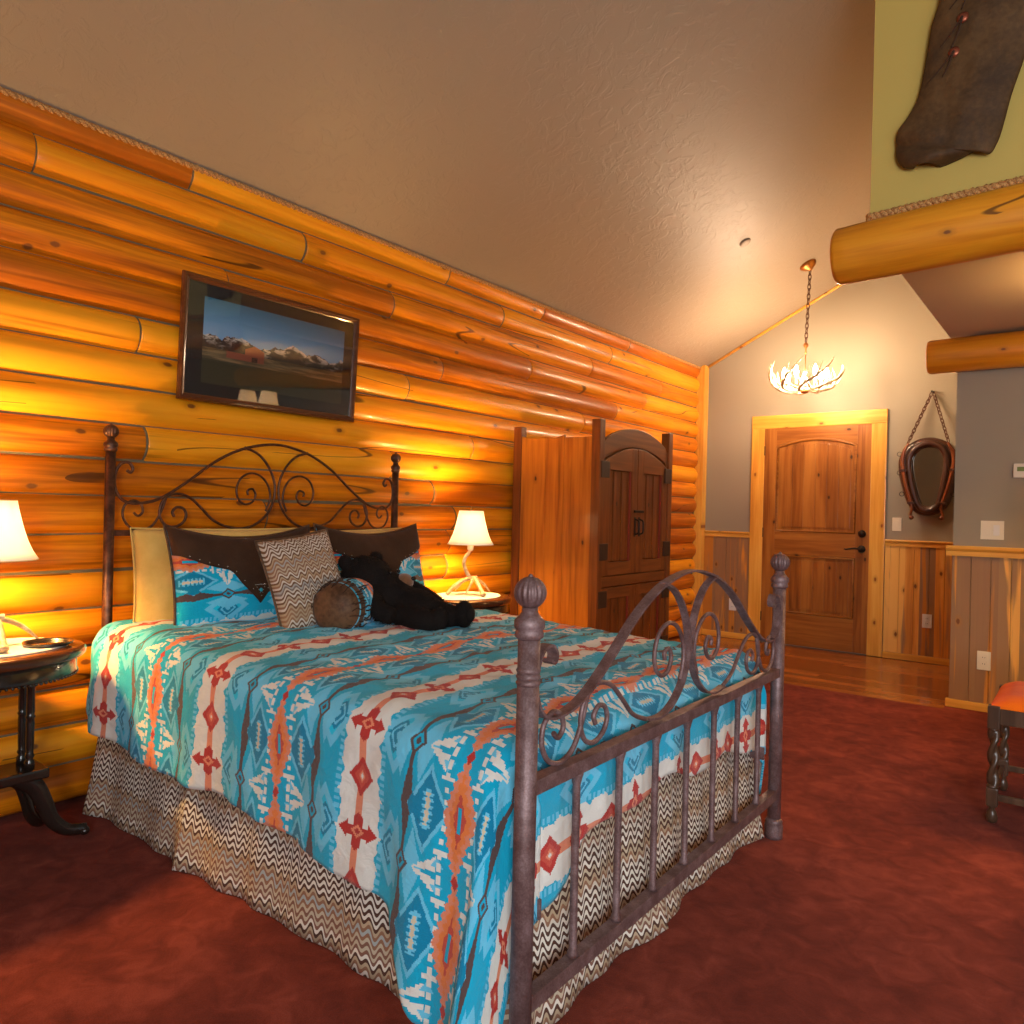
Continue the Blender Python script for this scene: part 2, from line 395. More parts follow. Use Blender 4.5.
# textiles
def fab_bump(m, x, y, s=1400, d=.0006):
    m.bump((x * s).sin() * (y * s).sin(), d, .5)
def blanket(name):
    m = Mat(name, rough=.85, spec=.2, sheen=.15)
    U, V = m.uv()
    wob = m.noise(U * 3, V * 3, 0.0, 1, 2) * .02
    u = (U + wob).q(.003); v = (V + wob).q(.004)
    P_, Q = .70, .27
    a = u.ping(P_ / 2)                                   # 0 = centre of a white band, .35 = centre of the orange chain
    b = v.ping(Q / 2); b2 = Q / 2 - b                    # b: 0 at the diamonds, b2: 0 half way
    TQ, TQ2, LB, DT, WH = (.0, .42, .66), (.004, .54, .80), (.15, .60, .84), (.0, .24, .43), (.80, .77, .70)
    RD, RD2, SA, OR, BR, CR = (.50, .030, .022), (.60, .075, .045), (.80, .26, .14), (.84, .22, .05), (.105, .062, .058), (.72, .60, .42)
    col = m.rgb(TQ)
    f1 = (v * 1.0).ping(.055)
    col = m.mix(col, LB, ((a - .125).abs() + (b2 - .02).abs() * .75 < .055))
    col = m.mix(col, TQ2, ((a - .125).abs() + (b2 - .02).abs() * .75 < .030))
    # concentric square medallions beside the white band
    da = (a - .118).abs(); sq = (da + b2 * .85) * .82 + da.max(b2) * .12
    col = m.mix(col, DT, sq < .036); col = m.mix(col, LB, sq < .027); col = m.mix(col, DT, sq < .020); col = m.mix(col, LB, sq < .009)
    # light blue triangles hugging the brown band, brown stripe that swells and pinches
    dbr = (a - .185).abs()
    col = m.mix(col, LB, dbr < .012 + b * .42)
    col = m.mix(col, TQ, dbr < .006 + b2 * .30)
    col = m.mix(col, BR, dbr < .004 + (b2 - .045).max(0.0) * .20)
    di = dbr + b2 * .8
    col = m.mix(col, BR, di < .026); col = m.mix(col, TQ, di < .017); col = m.mix(col, BR, di < .008)
    col = m.mix(col, BR, (dbr < .006) * (b2 < .05) * (di > .024))
    # dark teal feather diamonds
    de = (a - .252).abs(); dia = de * 1.35 + b * .85
    col = m.mix(col, LB, dia < .085); col = m.mix(col, DT, dia < .070)
    teeth = v.ping(.007) * 2.0
    col = m.mix(col, LB, (de < .004 + teeth) * (b < .045) * (dia < .062))
    col = m.mix(col, CR, (de < .002 + teeth * .5) * (b < .035))
    # white wings between the diamonds and the orange chain
    s = (a - .225)
    col = m.mix(col, WH, (b2 < s * .55 + v.ping(.006) * .8) * (a < .296) * (a > .228) * (b2 > s * .12))
    col = m.mix(col, LB, (b2 + (a - .30).abs() * 1.4 < .045) * (b2 > .020))
    col = m.mix(col, DT, (b + (a - .205).abs() * 2.2 < .030))
    col = m.mix(col, WH, ((a - .305).abs() < .006) * (v.ping(.014) < .008))
    col = m.mix(col, WH, (a > .285) * (a < .325) * ((b2 - .055).abs() < .006))
    # orange chain with jagged edge
    e = (P_ / 2) - a
    jag = v.ping(.011) * .9
    loz = e * 1.15 + b * .40
    col = m.mix(col, SA, (e < .046 + jag - b * .36))
    col = m.mix(col, OR, (e < .030 + jag - b * .34))
    col = m.mix(col, RD2, (e < .018 + jag * .5 - b * .34))
    col = m.mix(col, TQ, (e < .006) * (b < .028))
    col = m.mix(col, RD, (e + b2 * .8 < .013))
    # white band with red diamonds
    band = .058 + v.ping(.020) * .45 + v.ping(.045) * .30
    col = m.mix(col, WH, a < band)
    col = m.mix(col, LB, ((a - .079).abs() < .008) * (v.ping(.009) < .0045))
    # salmon spine
    col = m.mix(col, SA, a < .012)
    # red square diamonds (b=0)
    r1 = a * .95 + b * .85
    col = m.mix(col, RD, r1 < .042); col = m.mix(col, RD2, r1 < .026); col = m.mix(col, SA, r1 < .013); col = m.mix(col, WH, r1 < .006)
    # stepped crosses (b2=0)
    st = (a * .72 + b2 * 1.05)
    stj = (a / .017).floor().ping(1.0)
    col = m.mix(col, RD, (st < .048) * ((b2 < .012) + (stj < .5) + (a < .018) > .5))
    col = m.mix(col, SA, st < .017); col = m.mix(col, RD, (st < .008))
    n = m.noise(U, V, 0.0, 900, 1)
    col = m.mix(col, (.02, .02, .02), (n - .45).max(0.0) * .35)
    m.col(col); m.bump(n * .12 + m.noise(U, V, 0.0, 16, 4, .6, .5), .013, .8)
    return m
M_BLANKET = blanket('southwestern weave cloth')
def zigzag(name, warm=1.0, p=.0085, amp=.010, per=.026, uvm=True):
    m = Mat(name, rough=.85, spec=.2)
    U, V = m.uv()
    w = m.noise(U * 6, V * 6, 0.0, 1, 2) * .03
    t = ((U + w * .8) * (PI / per)).sin() * .5
    big = (U * (PI / per / 2.7)).sin()
    am = m.noise(U * 9, V * 5, 0.0, 1, 2) * 1.5 + .35
    y = V + t * am * amp * 2.0 + big * amp * .7 + w * 1.0
    k = (y / p).floor(); fr = (y / p).fract()
    dk = [(0, (.10, .05, .036)), (.3, (.24, .115, .08)), (.5, (.10, .045, .03)), (.72, (.16, .15, .16)), (.84, (.30, .15, .09))]
    lt = [(0, (.70, .64, .54)), (.35, (.56, .47, .34)), (.55, (.78, .72, .62)), (.78, (.40, .44, .43)), (.9, (.50, .38, .25))]
    rr = (k * .5).floor().rnd(4.2)
    col = m.mix(m.ramp(rr, dk, True), m.ramp(rr, lt, True), (k * .5).fract() > .3)
    if warm < 1: col = m.mix(col, (.26, .13, .055), 1 - warm)
    n = m.noise(U, V, 0.0, 500, 1)
    col = m.mix(col, (.03, .02, .015), (n - .5).max(0.0) * .6)
    m.col(col); m.bump(n + fr.ping(.5), .0010, .5)
    return m
M_ZIG = zigzag('flame stitch skirt cloth', p=.0105, amp=.0095, per=.0215)
M_ZIGC = zigzag('flame stitch cushion cloth', .62, p=.0085, amp=.0085, per=.0175)  # whites dulled to brown, tan light put into the cloth colour
def plaincloth(name, c, c2, s=700, rough=.9, sheen=.1):
    m = Mat(name, rough=rough, spec=.2, sheen=sheen); P = m.obj(); n = m.noise(*P, s, 2); b = m.noise(*P, 9, 3)
    m.col(m.mix(c, c2, (n * .5 + b * .6).ss(.35, .75))); m.bump(n + b * 2, .0015, .6); return m
M_TAN = plaincloth('golden tan linen', (.62, .37, .085), (.80, .53, .16))
M_SOFFIT = paint('light-lifted soffit paint', (.60, .50, .38))  # lightened in place of missing lamp light: brightness put into the soffit colour
M_LEATH = plaincloth('dark brown suede', (.035, .014, .006), (.060, .026, .012), 400, .8, .05)
M_LEATHL = plaincloth('brown hide', (.055, .024, .010), (.15, .075, .036), 60, .55, .05)
M_FUR = plaincloth('black plush fur', (.006, .004, .004), (.012, .007, .005), 300, .9, .0)
M_MUZZ = plaincloth('brown plush', (.13, .055, .025), (.20, .09, .04), 300, .9, .5)
M_NOSE = Mat('black glossy nose', rough=.2, base=(.01, .008, .008))
M_HIDE = Mat('brown hide chaps leather', rough=.7, spec=.3)
_P = M_HIDE.obj(); _a = M_HIDE.noise(*_P, 5, 4, .6); _b = M_HIDE.noise(*_P, 60, 3)
M_HIDE.col(M_HIDE.ramp((_a * .8 + _b * .3).ss(.3, .8), [(0, (.040, .018, .006)), (.5, (.080, .038, .012)), (1, (.125, .062, .020))])); M_HIDE.bump(_b + _a, .003, .5)
M_COLLAR = Mat('dark oiled leather', rough=.38, base=(.055, .018, .010), coat=.2)
M_HAME = wood('reddish hame wood', 2, 0, (.12, .03, .01), (.2, .055, .016), (.30, .09, .03), rough=.35, coat=.3, knots=0)
M_ORANGE = plaincloth('orange seat cloth', (.90, .13, .003), (1.0, .20, .006), 500)
M_STOOLW = wood('dark oak', 2, 0, (.045, .022, .012), (.085, .042, .022), (.15, .08, .045), rough=.35, coat=.3, knots=0)
def emis(name, c, s):
    m = bpy.data.materials.new(name); m.use_nodes = True; b = m.node_tree.nodes['Principled BSDF']
    b.inputs['Base Color'].default_value = (*c, 1); b.inputs['Emission Color'].default_value = (*c, 1); b.inputs['Emission Strength'].default_value = s
    b.inputs['Roughness'].default_value = .8
    return m
M_SHADE = bpy.data.materials.new('cream lamp shade'); M_SHADE.use_nodes = True
_t = M_SHADE.node_tree; _t.nodes.clear(); _o = _t.nodes.new('ShaderNodeOutputMaterial'); _mx = _t.nodes.new('ShaderNodeAddShader')
_d = _t.nodes.new('ShaderNodeBsdfDiffuse'); _d.inputs[0].default_value = (.62, .52, .36, 1); _r = _t.nodes.new('ShaderNodeBsdfTranslucent'); _r.inputs[0].default_value = (.70, .78, .92, 1)
_t.links.new(_d.outputs[0], _mx.inputs[0]); _t.links.new(_r.outputs[0], _mx.inputs[1]); _t.links.new(_mx.outputs[0], _o.inputs[0])
M_BULB = emis('lit warm bulb', WARM, 1900 * LAMPK)
M_BULBC = emis('lit candle bulb', (1.0, .70, .45), 500 * CHANK)
M_SOCK = Mat('cream bulb socket', rough=.5, base=(.8, .7, .5))
# ---------------------------------------------------------------- camera
fw = Vector((-0.615250, 0.788327, -0.001972)); yw, pt, rl = math.radians(37.97), math.radians(-.113), math.radians(1.371)
fw = Vector((-math.sin(yw) * math.cos(pt), math.cos(yw) * math.cos(pt), math.sin(pt)))
rt = Vector((math.cos(yw), math.sin(yw), 0)); up = rt.cross(fw)
r2 = rt * math.cos(rl) + up * math.sin(rl); u2 = -rt * math.sin(rl) + up * math.cos(rl)
cam = bpy.data.cameras.new('camera'); cam.lens = 744.9 / 1024 * 36; cam.sensor_width = 36; cam.clip_start = .05
co = bpy.data.objects.new('camera', cam); COL.objects.link(co)
co.matrix_world = Matrix(((r2.x, u2.x, -fw.x, 0), (r2.y, u2.y, -fw.y, 0), (r2.z, u2.z, -fw.z, 1.2), (0, 0, 0, 1)))
SC.camera = co

WX = -3.13          # front of the logs
YD = 7.13           # door wall
YB = -1.7           # wall behind
XR = 2.7
def zc(x): return 2.70 + .5 * (x + 3.1)
# ---------------------------------------------------------------- floor and ceiling
b = nbm(); prism(b, [(-3.4, YB - .1), (XR + .1, YB - .1), (XR + .1, 5.60), (-.735, 5.60), (-.735, 5.465), (-3.4, 5.465)], 2, -.12, 0.0)
struct('floor', b, M_CARPET)
b = nbm(); prism(b, [(-3.4, 5.465), (-.735, 5.465), (-.735, 5.60), (-.63, 5.6), (-.63, YD + .1), (-3.4, YD + .1)], 2, -.12, -.002)
struct('floor', b, M_LAM)
b = nbm(); prism(b, [(-3.4, zc(-3.4)), (1.0, zc(1.0)), (XR + .1, 3.87), (XR + .1, 4.02), (1.0, 4.90), (-3.4, zc(-3.4) + .15)], 1, YB - .1, YD + .1)
struct('ceiling', b, M_CEIL)
# ---------------------------------------------------------------- log wall
joints = {17: [1.69, 3.34, 4.34, 5.6], 16: [1.08, 2.29, 3.88, 5.3], 15: [-.2, 2.89, 5.0, 6.2], 14: [1.87, 4.2, 5.9], 13: [.1, 3.3, 5.4], 12: [1.48, 3.02, 4.9], 11: [.3, 2.3, 5.9],
          10: [.7, 3.6, 5.5], 9: [1.52, 2.92, 6.1], 8: [.2, 3.25, 5.4], 7: [2.1, 3.45, 5.8], 6: [.5, 3.4, 6.3], 5: [1.79, 3.38, 5.3], 4: [.6, 3.0, 6.0], 3: [1.5, 5.6], 2: [.9, 3.9, 6.1], 1: [0.0, 4.5], 0: [1.9, 5.0]}
b = nbm(); rl_ = b.verts.layers.float.new('rnd')
rng = random.Random(4)
for k in range(18):
    zc0 = .014 + .1507 * (k + .5); ys = [YB] + joints[k] + [7.035]
    for i, (y0, y1) in enumerate(zip(ys, ys[1:])):
        rr = rng.uniform(0, 1); r0 = rng.uniform(.0815, .0885); r1 = rng.uniform(.0815, .0885)
        g0 = .0035 if i else 0; g1 = .0035 if i < len(ys) - 2 else 0
        n = max(3, int((y1 - y0) / .06)); pts = []; sc = []
        ph = rng.uniform(0, 100)
        last = i == len(ys) - 2
        for j in range(n + 1):
            t = j / n; y = y0 + g0 + (y1 - g1 - y0 - g0) * t
            pts.append((WX - .085 + .004 * mnoise.noise((y * 1.3, k, ph)), y, zc0 + .003 * mnoise.noise((y, ph, 3))))
            r = r0 * (1 - t) + r1 * t + .0016 * mnoise.noise((y * 4, ph, k))
            e = min((y - y0 - g0), (y1 - g1 - y)) if not last else (y1 - g1 - y if t > .5 else y - y0 - g0)
            sc.append(r)
        # rounded ends
        P2, S2 = [], []
        for j, (p, s) in enumerate(zip(pts, sc)):
            if j == 0: P2 += [p, (p[0], p[1] + .006, p[2])]; S2 += [s * .975, s]
            elif j == len(pts) - 1:
                q = .03 if last else .006
                P2 += [(p[0], p[1] - q, p[2]), (p[0], p[1] - q * .35, p[2]), p]; S2 += [s, s * (.93 if last else .985), s * (.72 if last else .975)]
            else: P2.append(p); S2.append(s)
        nv = len(b.verts)
        sweep(b, P2, circ(1, 28), up=(0, 0, 1), scale=S2)
        b.verts.ensure_lookup_table()
        for v in b.verts[nv:]: v[rl_] = rr
    for y in joints[k]:        # caulked butt joints
        nv = len(b.verts)
        sweep(b, [(WX - .085, y - .006, zc0), (WX - .085, y + .006, zc0)], circ(.0825, 28), up=(0, 0, 1), mi=1)
for k in range(1, 18):         # caulk strips between the rows
    z = .014 + .1507 * k
    box(b, (WX - .16, YB, z - .010), (WX - .0405, 7.02, z + .010))
    b.faces.ensure_lookup_table()
    for f in b.faces[-6:]: f.material_index = 1
box(b, (WX - .2, YB, -.05), (WX - .13, 7.13, 2.68))
struct('wall_left', b, [M_LOG, M_CHINK])
# corner board at the end of the logs
b = nbm(); box(b, (-3.17, 7.03, 0), (-3.085, YD, 2.70), .004); struct('trim_1', b, M_PINE_TRIM_V)
# ---------------------------------------------------------------- door wall
b = nbm(); prism(b, [(-3.4, 0), (-.63, 0), (-.63, zc(-.63) + .05), (-3.4, zc(-3.4) + .05)], 1, YD, YD + .12); struct('wall_far', b, M_WALL)
b = nbm()
def boards(b, x0, x1, y, z0, z1, w=.115, th=.015):
    x = x0
    while x < x1 - .01:
        e = min(x + w, x1); box(b, (x + .0008, y - th, z0), (e - .0008, y, z1), .0025, seg=1); x = e
boards(b, -3.085, -2.62, YD, .05, .995)
struct('trim_2', b, M_PINE_V)
b = nbm(); boards(b, -1.425, -.73, YD, .055, .975); struct('trim_3', b, M_PINE_V)
def cap(b, x0, x1, y, z, dep=.035):
    h = .065 if dep > .04 else .055
    prism(b, [(y, z), (y, z + h), (y - dep, z + h), (y - dep - .004, z + .047), (y - dep, z + .038), (y - dep + .010, z + .030), (y - dep + .010, z)], 0, x0, x1)
b = nbm(); cap(b, -3.085, -2.622, YD, .992); struct('trim_4', b, M_PINE_TRIM_H)
b = nbm(); cap(b, -1.425, -.73, YD, .972); struct('trim_5', b, M_PINE_TRIM_H)
b = nbm(); box(b, (-1.425, YD - .028, 0), (-.73, YD, .055), .004); struct('baseboard_far', b, M_PINE_TRIM_H)
b = nbm(); box(b, (-3.085, YD - .028, 0), (-2.622, YD, .055), .004); struct('baseboard_far', b, M_PINE_TRIM_H)
# gable cove trim under the ceiling
b = nbm(); sweep(b, [(-3.14, YD - .01, zc(-3.14) - .012), (-.7, YD - .01, zc(-.7) - .012)], circ(.014, 8)); struct('trim_6', b, M_PINE_TRIM_H)
# door casing
b = nbm()
def casing(b, x0, x1, w, zt, y, th=.026):
    for a, c in ((x0, x0 + w), (x1 - w, x1)):
        box(b, (a, y - th, 0), (c, y, zt - w), .006)
casing(b, -2.622, -1.428, .125, 2.165, YD); struct('trim_7', b, M_PINE_TRIM_V)
b = nbm(); prism(b, [(-2.622, 2.165), (-1.428, 2.165), (-1.428, 2.04), (-2.622, 2.04)], 1, YD - .026, YD, .006); struct('trim_8', b, M_PINE_TRIM_H)
# the door
XD0, XD1, ZD = -2.497, -1.553, 2.04
door = empty('door_1', ((XD0 + XD1) / 2, YD - .02, 0)); door['kind'] = 'structure'
y0, y1, yp = YD - .020, YD - .001, YD - .008
sw = .115
for q in (XD0, XD1 - sw):
    b = nbm(); box(b, (q, y0, .008), (q + sw, y1, ZD), .002); obj('door_stile', b, M_DOOR, door)
xl, xr_ = XD0 + sw, XD1 - sw
b = nbm(); box(b, (xl, y0, .008), (xr_, y1, .30), .002); obj('door_rail', b, M_DOOR_H, door)
b = nbm(); box(b, (xl, y0, .85), (xr_, y1, 1.06), .002); obj('door_rail', b, M_DOOR_H, door)
b = nbm()
def arc_pts(xa, xb, zs, rise, n=16): return [(xa + (xb - xa) * i / n, zs + rise * math.sin(PI * i / n) ** .8) for i in range(n + 1)]
prism(b, [(xl, ZD), (xr_, ZD)] + arc_pts(xl, xr_, 1.865, .07)[::-1], 1, y0, y1)
obj('door_rail', b, M_DOOR_H, door)
def panel(zb, pts_top, nm):
    b = nbm(); prism(b, [(xl, zb), (xr_, zb)] + pts_top(0)[::-1], 1, yp, y1)
    i1, i2 = .028, .05
    # raised field built from planks that follow the arched head
    N = 6; xa, xb = xl + i2, xr_ - i2
    top = pts_top(i2)
    def zt(x):
        for (ax, az), (bx, bz) in zip(top, top[1:]):
            if ax <= x <= bx + 1e-6: return az + (bz - az) * (x - ax) / max(1e-6, bx - ax)
        return top[-1][1]
    for k in range(N):
        p0 = xa + (xb - xa) * k / N + .001; p1 = xa + (xb - xa) * (k + 1) / N - .001
        prism(b, [(p0, zb + i2), (p1, zb + i2)] + [(p1 + (p0 - p1) * q / 4, zt(p1 + (p0 - p1) * q / 4)) for q in range(5)], 1, yp - .008, yp, .0015)
    obj(nm, b, M_DOOR, door)
    # moulding bead around the panel
    b = nbm(); t1 = pts_top(.012); loop = [Vector((xl + .012, yp - .004, zb + .012)), Vector((xr_ - .012, yp - .004, zb + .012))] + [Vector((x, yp - .004, z)) for x, z in t1[::-1]]
    sweep(b, loop, circ(.0115, 8), closed=True); obj('panel_moulding', b, M_DOOR_H, door)
panel(1.06, lambda i: arc_pts(xl + i, xr_ - i, 1.865 - i, .07), 'door_panel')
panel(.30, lambda i: [(xl + i, .85 - i), (xr_ - i, .85 - i)], 'door_panel')
b = nbm(); R90 = Matrix.Rotation(PI / 2, 4, 'X')
def disc_y(b, x, y, z, prof, n=20): lathe(b, prof, (x, y, z), n, M=R90)   # profile axis points towards the room (-y)
disc_y(b, -1.612, y0, 1.068, [(.033, 0), (.033, .008), (.026, .014), (.018, .022), (.018, .03), (0, .031)]); obj('deadbolt', b, M_BLACKIRON, door)
b = nbm(); disc_y(b, -1.612, y0, .932, [(.033, 0), (.033, .008), (.020, .014), (.011, .018), (.011, .05), (0, .052)])
tube(b, [(-1.612, y0 - .048, .932), (-1.66, y0 - .05, .938), (-1.70, y0 - .05, .932), (-1.733, y0 - .048, .926), (-1.745, y0 - .046, .932)], [.010, .009, .008, .007, .004], 8, sub=4); obj('door_handle', b, M_BLACKIRON, door)
for z in (1.83, 1.05, .25):
    b = nbm(); box(b, (XD0 - .003, y0 - .004, z - .045), (XD0 + .008, y0 + .004, z + .045), .001); obj('door_hinge', b, M_BLACKIRON, door)
# ---------------------------------------------------------------- wall on the right of the entry, loft above
YW = 5.58
b = nbm(); box(b, (-.715, YW, 0), (XR + .1, YW + .1, 2.41)); box(b, (-.715, YW + .1, 0), (-.63, YD, 2.41)); struct('wall_right', b, M_WALL)
b = nbm(); boards(b, -.718, XR, YW, .05, .985, .108); struct('trim_9', b, M_PINE_V)
b = nbm(); cap(b, -.748, XR, YW, .978, .05); struct('trim_10', b, M_PINE_TRIM_H)
b = nbm(); box(b, (-.735, YW - .032, 0), (XR, YW, .052), .006); struct('baseboard_right', b, M_PINE_TRIM_H)
YG = 3.31
b = nbm(); prism(b, [(-.75, 2.392), (XR + .1, 2.392), (XR + .1, 3.9), (1.0, 4.78), (-.75, zc(-.75) + .03)], 1, YG, YG + .1); struct('wall_loft', b, M_GREEN)
b = nbm(); box(b, (-.75, YG + .1, 2.392), (-.65, YD, zc(-.7) + .02)); struct('wall_loft', b, M_GREEN)
b = nbm(); box(b, (-.755, YG + .001, 2.388), (XR + .1, YW + .1, 2.41)); struct('ceiling', b, M_SOFFIT)
# back wall with the big window, right side wall
b = nbm()
W0, W1, WZ0, WZ1 = .9, 2.6, .75, 2.45
S0, S1, SZ0, SZ1 = -.9, 1.3, .70, 2.30
def gable_piece(xa, xb, za): prism(b, [(xa, za), (xb, za)] + ([(xb, zc(xb) + .04), (xa, zc(xa) + .04)] if xb <= 1 else [(xb, 4.75 - (xb - 1) * .49 + .04)] + ([(1.0, 4.79)] if xa < 1 else []) + [(xa, (zc(xa) if xa < 1 else 4.75 - (xa - 1) * .49) + .04)]), 1, YB - .12, YB)
gable_piece(-3.4, W0, 0); gable_piece(W0, W1, WZ1); gable_piece(W1, XR + .1, 0); box(b, (W0, YB - .12, 0), (W1, YB, WZ0))
struct('wall_back', b, M_WALL)
b = nbm(); box(b, (XR, YB - .1, 0), (XR + .1, S0, 3.95)); box(b, (XR, S1, 0), (XR + .1, 5.6, 3.95)); box(b, (XR, S0, 0), (XR + .1, S1, SZ0)); box(b, (XR, S0, SZ1), (XR + .1, S1, 3.95)); struct('wall_side', b, M_WALL)
win = empty('window_1', ((W0 + W1) / 2, YB - .06, WZ0)); win['kind'] = 'structure'
b = nbm()
for xa, xb, za, zb in ((W0, W0 + .06, WZ0, WZ1), (W1 - .06, W1, WZ0, WZ1), (W0, W1, WZ0, WZ0 + .06), (W0, W1, WZ1 - .06, WZ1), ((W0 + W1) / 2 - .03, (W0 + W1) / 2 + .03, WZ0, WZ1)):
    box(b, (xa, YB - .10, za), (xb, YB - .02, zb), .004)
obj('window_frame', b, M_PINE_TRIM_V, win)
M_PANE = bpy.data.materials.new('window glass'); M_PANE.use_nodes = True; glassmat(M_PANE, .01)
for xa, xb in ((W0 + .06, (W0 + W1) / 2 - .03), ((W0 + W1) / 2 + .03, W1 - .06)):
    b = nbm(); box(b, (xa, YB - .062, WZ0 + .06), (xb, YB - .058, WZ1 - .06)); obj('window_pane', b, M_PANE, win)
win = empty('window_2', (XR + .06, (S0 + S1) / 2, SZ0)); win['kind'] = 'structure'
b = nbm()
for ya_, yb_, za, zb in ((S0, S0 + .06, SZ0, SZ1), (S1 - .06, S1, SZ0, SZ1), (S0, S1, SZ0, SZ0 + .06), (S0, S1, SZ1 - .06, SZ1), ((S0 + S1) / 2 - .03, (S0 + S1) / 2 + .03, SZ0, SZ1)):
    box(b, (XR + .02, ya_, za), (XR + .10, yb_, zb), .004)
obj('window_frame', b, M_PINE_TRIM_V, win)
for ya_, yb_ in ((S0 + .06, (S0 + S1) / 2 - .03), ((S0 + S1) / 2 + .03, S1 - .06)):
    b = nbm(); box(b, (XR + .058, ya_, SZ0 + .06), (XR + .062, yb_, SZ1 - .06)); obj('window_pane', b, M_PANE, win)
# ---------------------------------------------------------------- rope trims
def rope(b, A, B, r=.011, pitch=.05):
    A = Vector(A); B = Vector(B); L = (B - A).length; n = int(L / .009)
    for s in range(2):
        P = []
        t0 = (B - A).normalized(); nn = t0.orthogonal().normalized(); bb = t0.cross(nn)
        for i in range(n + 1):
            a = i / n * L / pitch * 2 * PI + s * PI
            P.append(A + t0 * (L * i / n) + (nn * math.cos(a) + bb * math.sin(a)) * r * .55)
        tube(b, P, r * .75, 6)
b = nbm(); rope(b, (WX - .005, .6, 2.668), (WX - .005, 7.02, 2.668), .013, .06); struct('trim_11', b, M_ROPE)
b = nbm(); rope(b, (-.755, YG - .02, 2.434), (1.0, YG - .02, 2.506), .015, .045); struct('trim_12', b, M_ROPE)
# ---------------------------------------------------------------- log beams
def beam(name, xa, xb, y, z, ra, rb, label, rise=0):
    b = nbm(); n = 60; P = []; S = []
    for i in range(n + 1):
        t = i / n; x = xa + (xb - xa) * t
        P.append((x, y + .004 * mnoise.noise((x * 1.5, y, 0)), z + rise * t + .004 * mnoise.noise((x * 1.3, 5, y)))); S.append((ra * (1 - t) + rb * t) * (1 + .012 * mnoise.noise((x * 3, y, 9))))
    P = [(xa, y, z), (xa + .012, y, z)] + P[1:]; S = [S[0] * .93, S[0]] + S[1:]
    sweep(b, P, circ(1, 36), up=(0, 0, 1), scale=S)
    o = obj(name, b, M_BEAM, loc=((xa + xb) / 2, y, z - ra)); tag(o, label, 'beam'); return o
beam('log_beam', -.845, XR, 3.195, 2.262, .112, .140, 'nearer honey coloured log beam with rope on top, below the green wall', .14)
beam('log_beam', -.870, XR, 5.492, 2.262, .108, .120, 'farther orange log beam low over the grey wall beside the entry')
# ---------------------------------------------------------------- iron bed
XH, XF = -3.045, -.922
HY0, HY1 = 1.333, 2.847
FY0, FY1 = 1.250, 2.822
bed = thing('iron_bed', 'dark wrought iron bed with scrolled headboard and barred footboard', 'bed', ((XH + XF) / 2, 2.05, 0))
def flute_ball(a, z): return -.07 * abs(math.sin(a * 9)) 
def post(x, y, top, M, rp=.022, foot=True, fin=.030, head=False):
    """top = height of the finial's tip"""
    p = empty('bed_post', (x, y, 0)); p.parent = bed
    # keep world placement: parent is an unrotated empty
    p.location = (x - bed.location.x, y - bed.location.y, 0)
    zt = top - .125 * (fin / .030) 
    b = nbm(); lathe(b, [(rp * 1.0, .0), (rp, zt)], (x, y, 0), 20)
    WM[p.name] = Matrix.Translation((x, y, 0))
    obj('post_tube', b, M, p)
    b = nbm()
    k = fin / .030
    lathe(b, [(rp, zt - .006), (rp * 1.28, zt), (rp * 1.28, zt + .008 * k), (rp * 1.18, zt + .012 * k), (rp * 1.38, zt + .018 * k), (rp * 1.38, zt + .030 * k), (rp * 1.0, zt + .038 * k), (rp * .72, zt + .046 * k), (rp * .72, zt + .054 * k)], (x, y, 0), 24)
    zc_ = zt + .054 * k + fin * .93
    prof = [(.001 + fin * math.sin(t), zc_ - fin * math.cos(t)) for t in [i / 14 * PI for i in range(1, 14)]]
    lathe(b, [(fin * .35, prof[0][1] - .001)] + prof + [(.001, zc_ + fin)], (x, y, 0), 72, flute=lambda a, z: -.10 * max(0, abs(math.cos(a * 8)) - .55) / .45 * max(0, 1 - abs((z - zc_) / fin) ** 3))
    ball(b, (x, y, zc_ + fin * 1.02), .006, 1)
    obj('finial', b, M, p)
    if foot:
        b = nbm(); lathe(b, [(rp * 1.35, 0), (rp * 1.4, .012), (rp * 1.4, .045), (rp * 1.25, .055), (rp * 1.35, .062), (rp * 1.02, .074)], (x, y, 0), 24)
        obj('post_foot', b, M, p)
    return p
# scrollwork defined on half a panel, s across (mirrored about the centre line), z up
W2 = .757
main = [(.064, 1.324), (.078, 1.316), (.086, 1.334), (.068, 1.356), (.036, 1.345), (.018, 1.300), (.022, 1.245), (.052, 1.203), (.11, 1.193), (.20, 1.215), (.31, 1.285), (.44, 1.382), (.56, 1.444), (.67, 1.474), (.757, 1.483)]
Scv = [(.585, 1.458), (.655, 1.432), (.708, 1.380), (.742, 1.310), (.744, 1.235), (.715, 1.165), (.655, 1.112), (.585, 1.090), (.51, 1.097), (.44, 1.125), (.385, 1.175), (.335, 1.218), (.285, 1.236), (.235, 1.228), (.205, 1.190), (.200, 1.145), (.222, 1.108), (.262, 1.097), (.300, 1.115), (.314, 1.148), (.300, 1.175), (.272, 1.180), (.254, 1.160), (.262, 1.140)]
Lsc = [(.225, 1.216), (.205, 1.160), (.172, 1.105), (.125, 1.084), (.078, 1.098), (.052, 1.140), (.058, 1.183), (.090, 1.204), (.122, 1.190), (.130, 1.160), (.112, 1.142), (.094, 1.156)]
Csc = [(.700, 1.170), (.722, 1.225), (.712, 1.285), (.672, 1.330), (.620, 1.342), (.572, 1.320), (.548, 1.272), (.556, 1.225), (.590, 1.200), (.628, 1.210), (.645, 1.242), (.630, 1.270), (.604, 1.262), (.606, 1.242)]
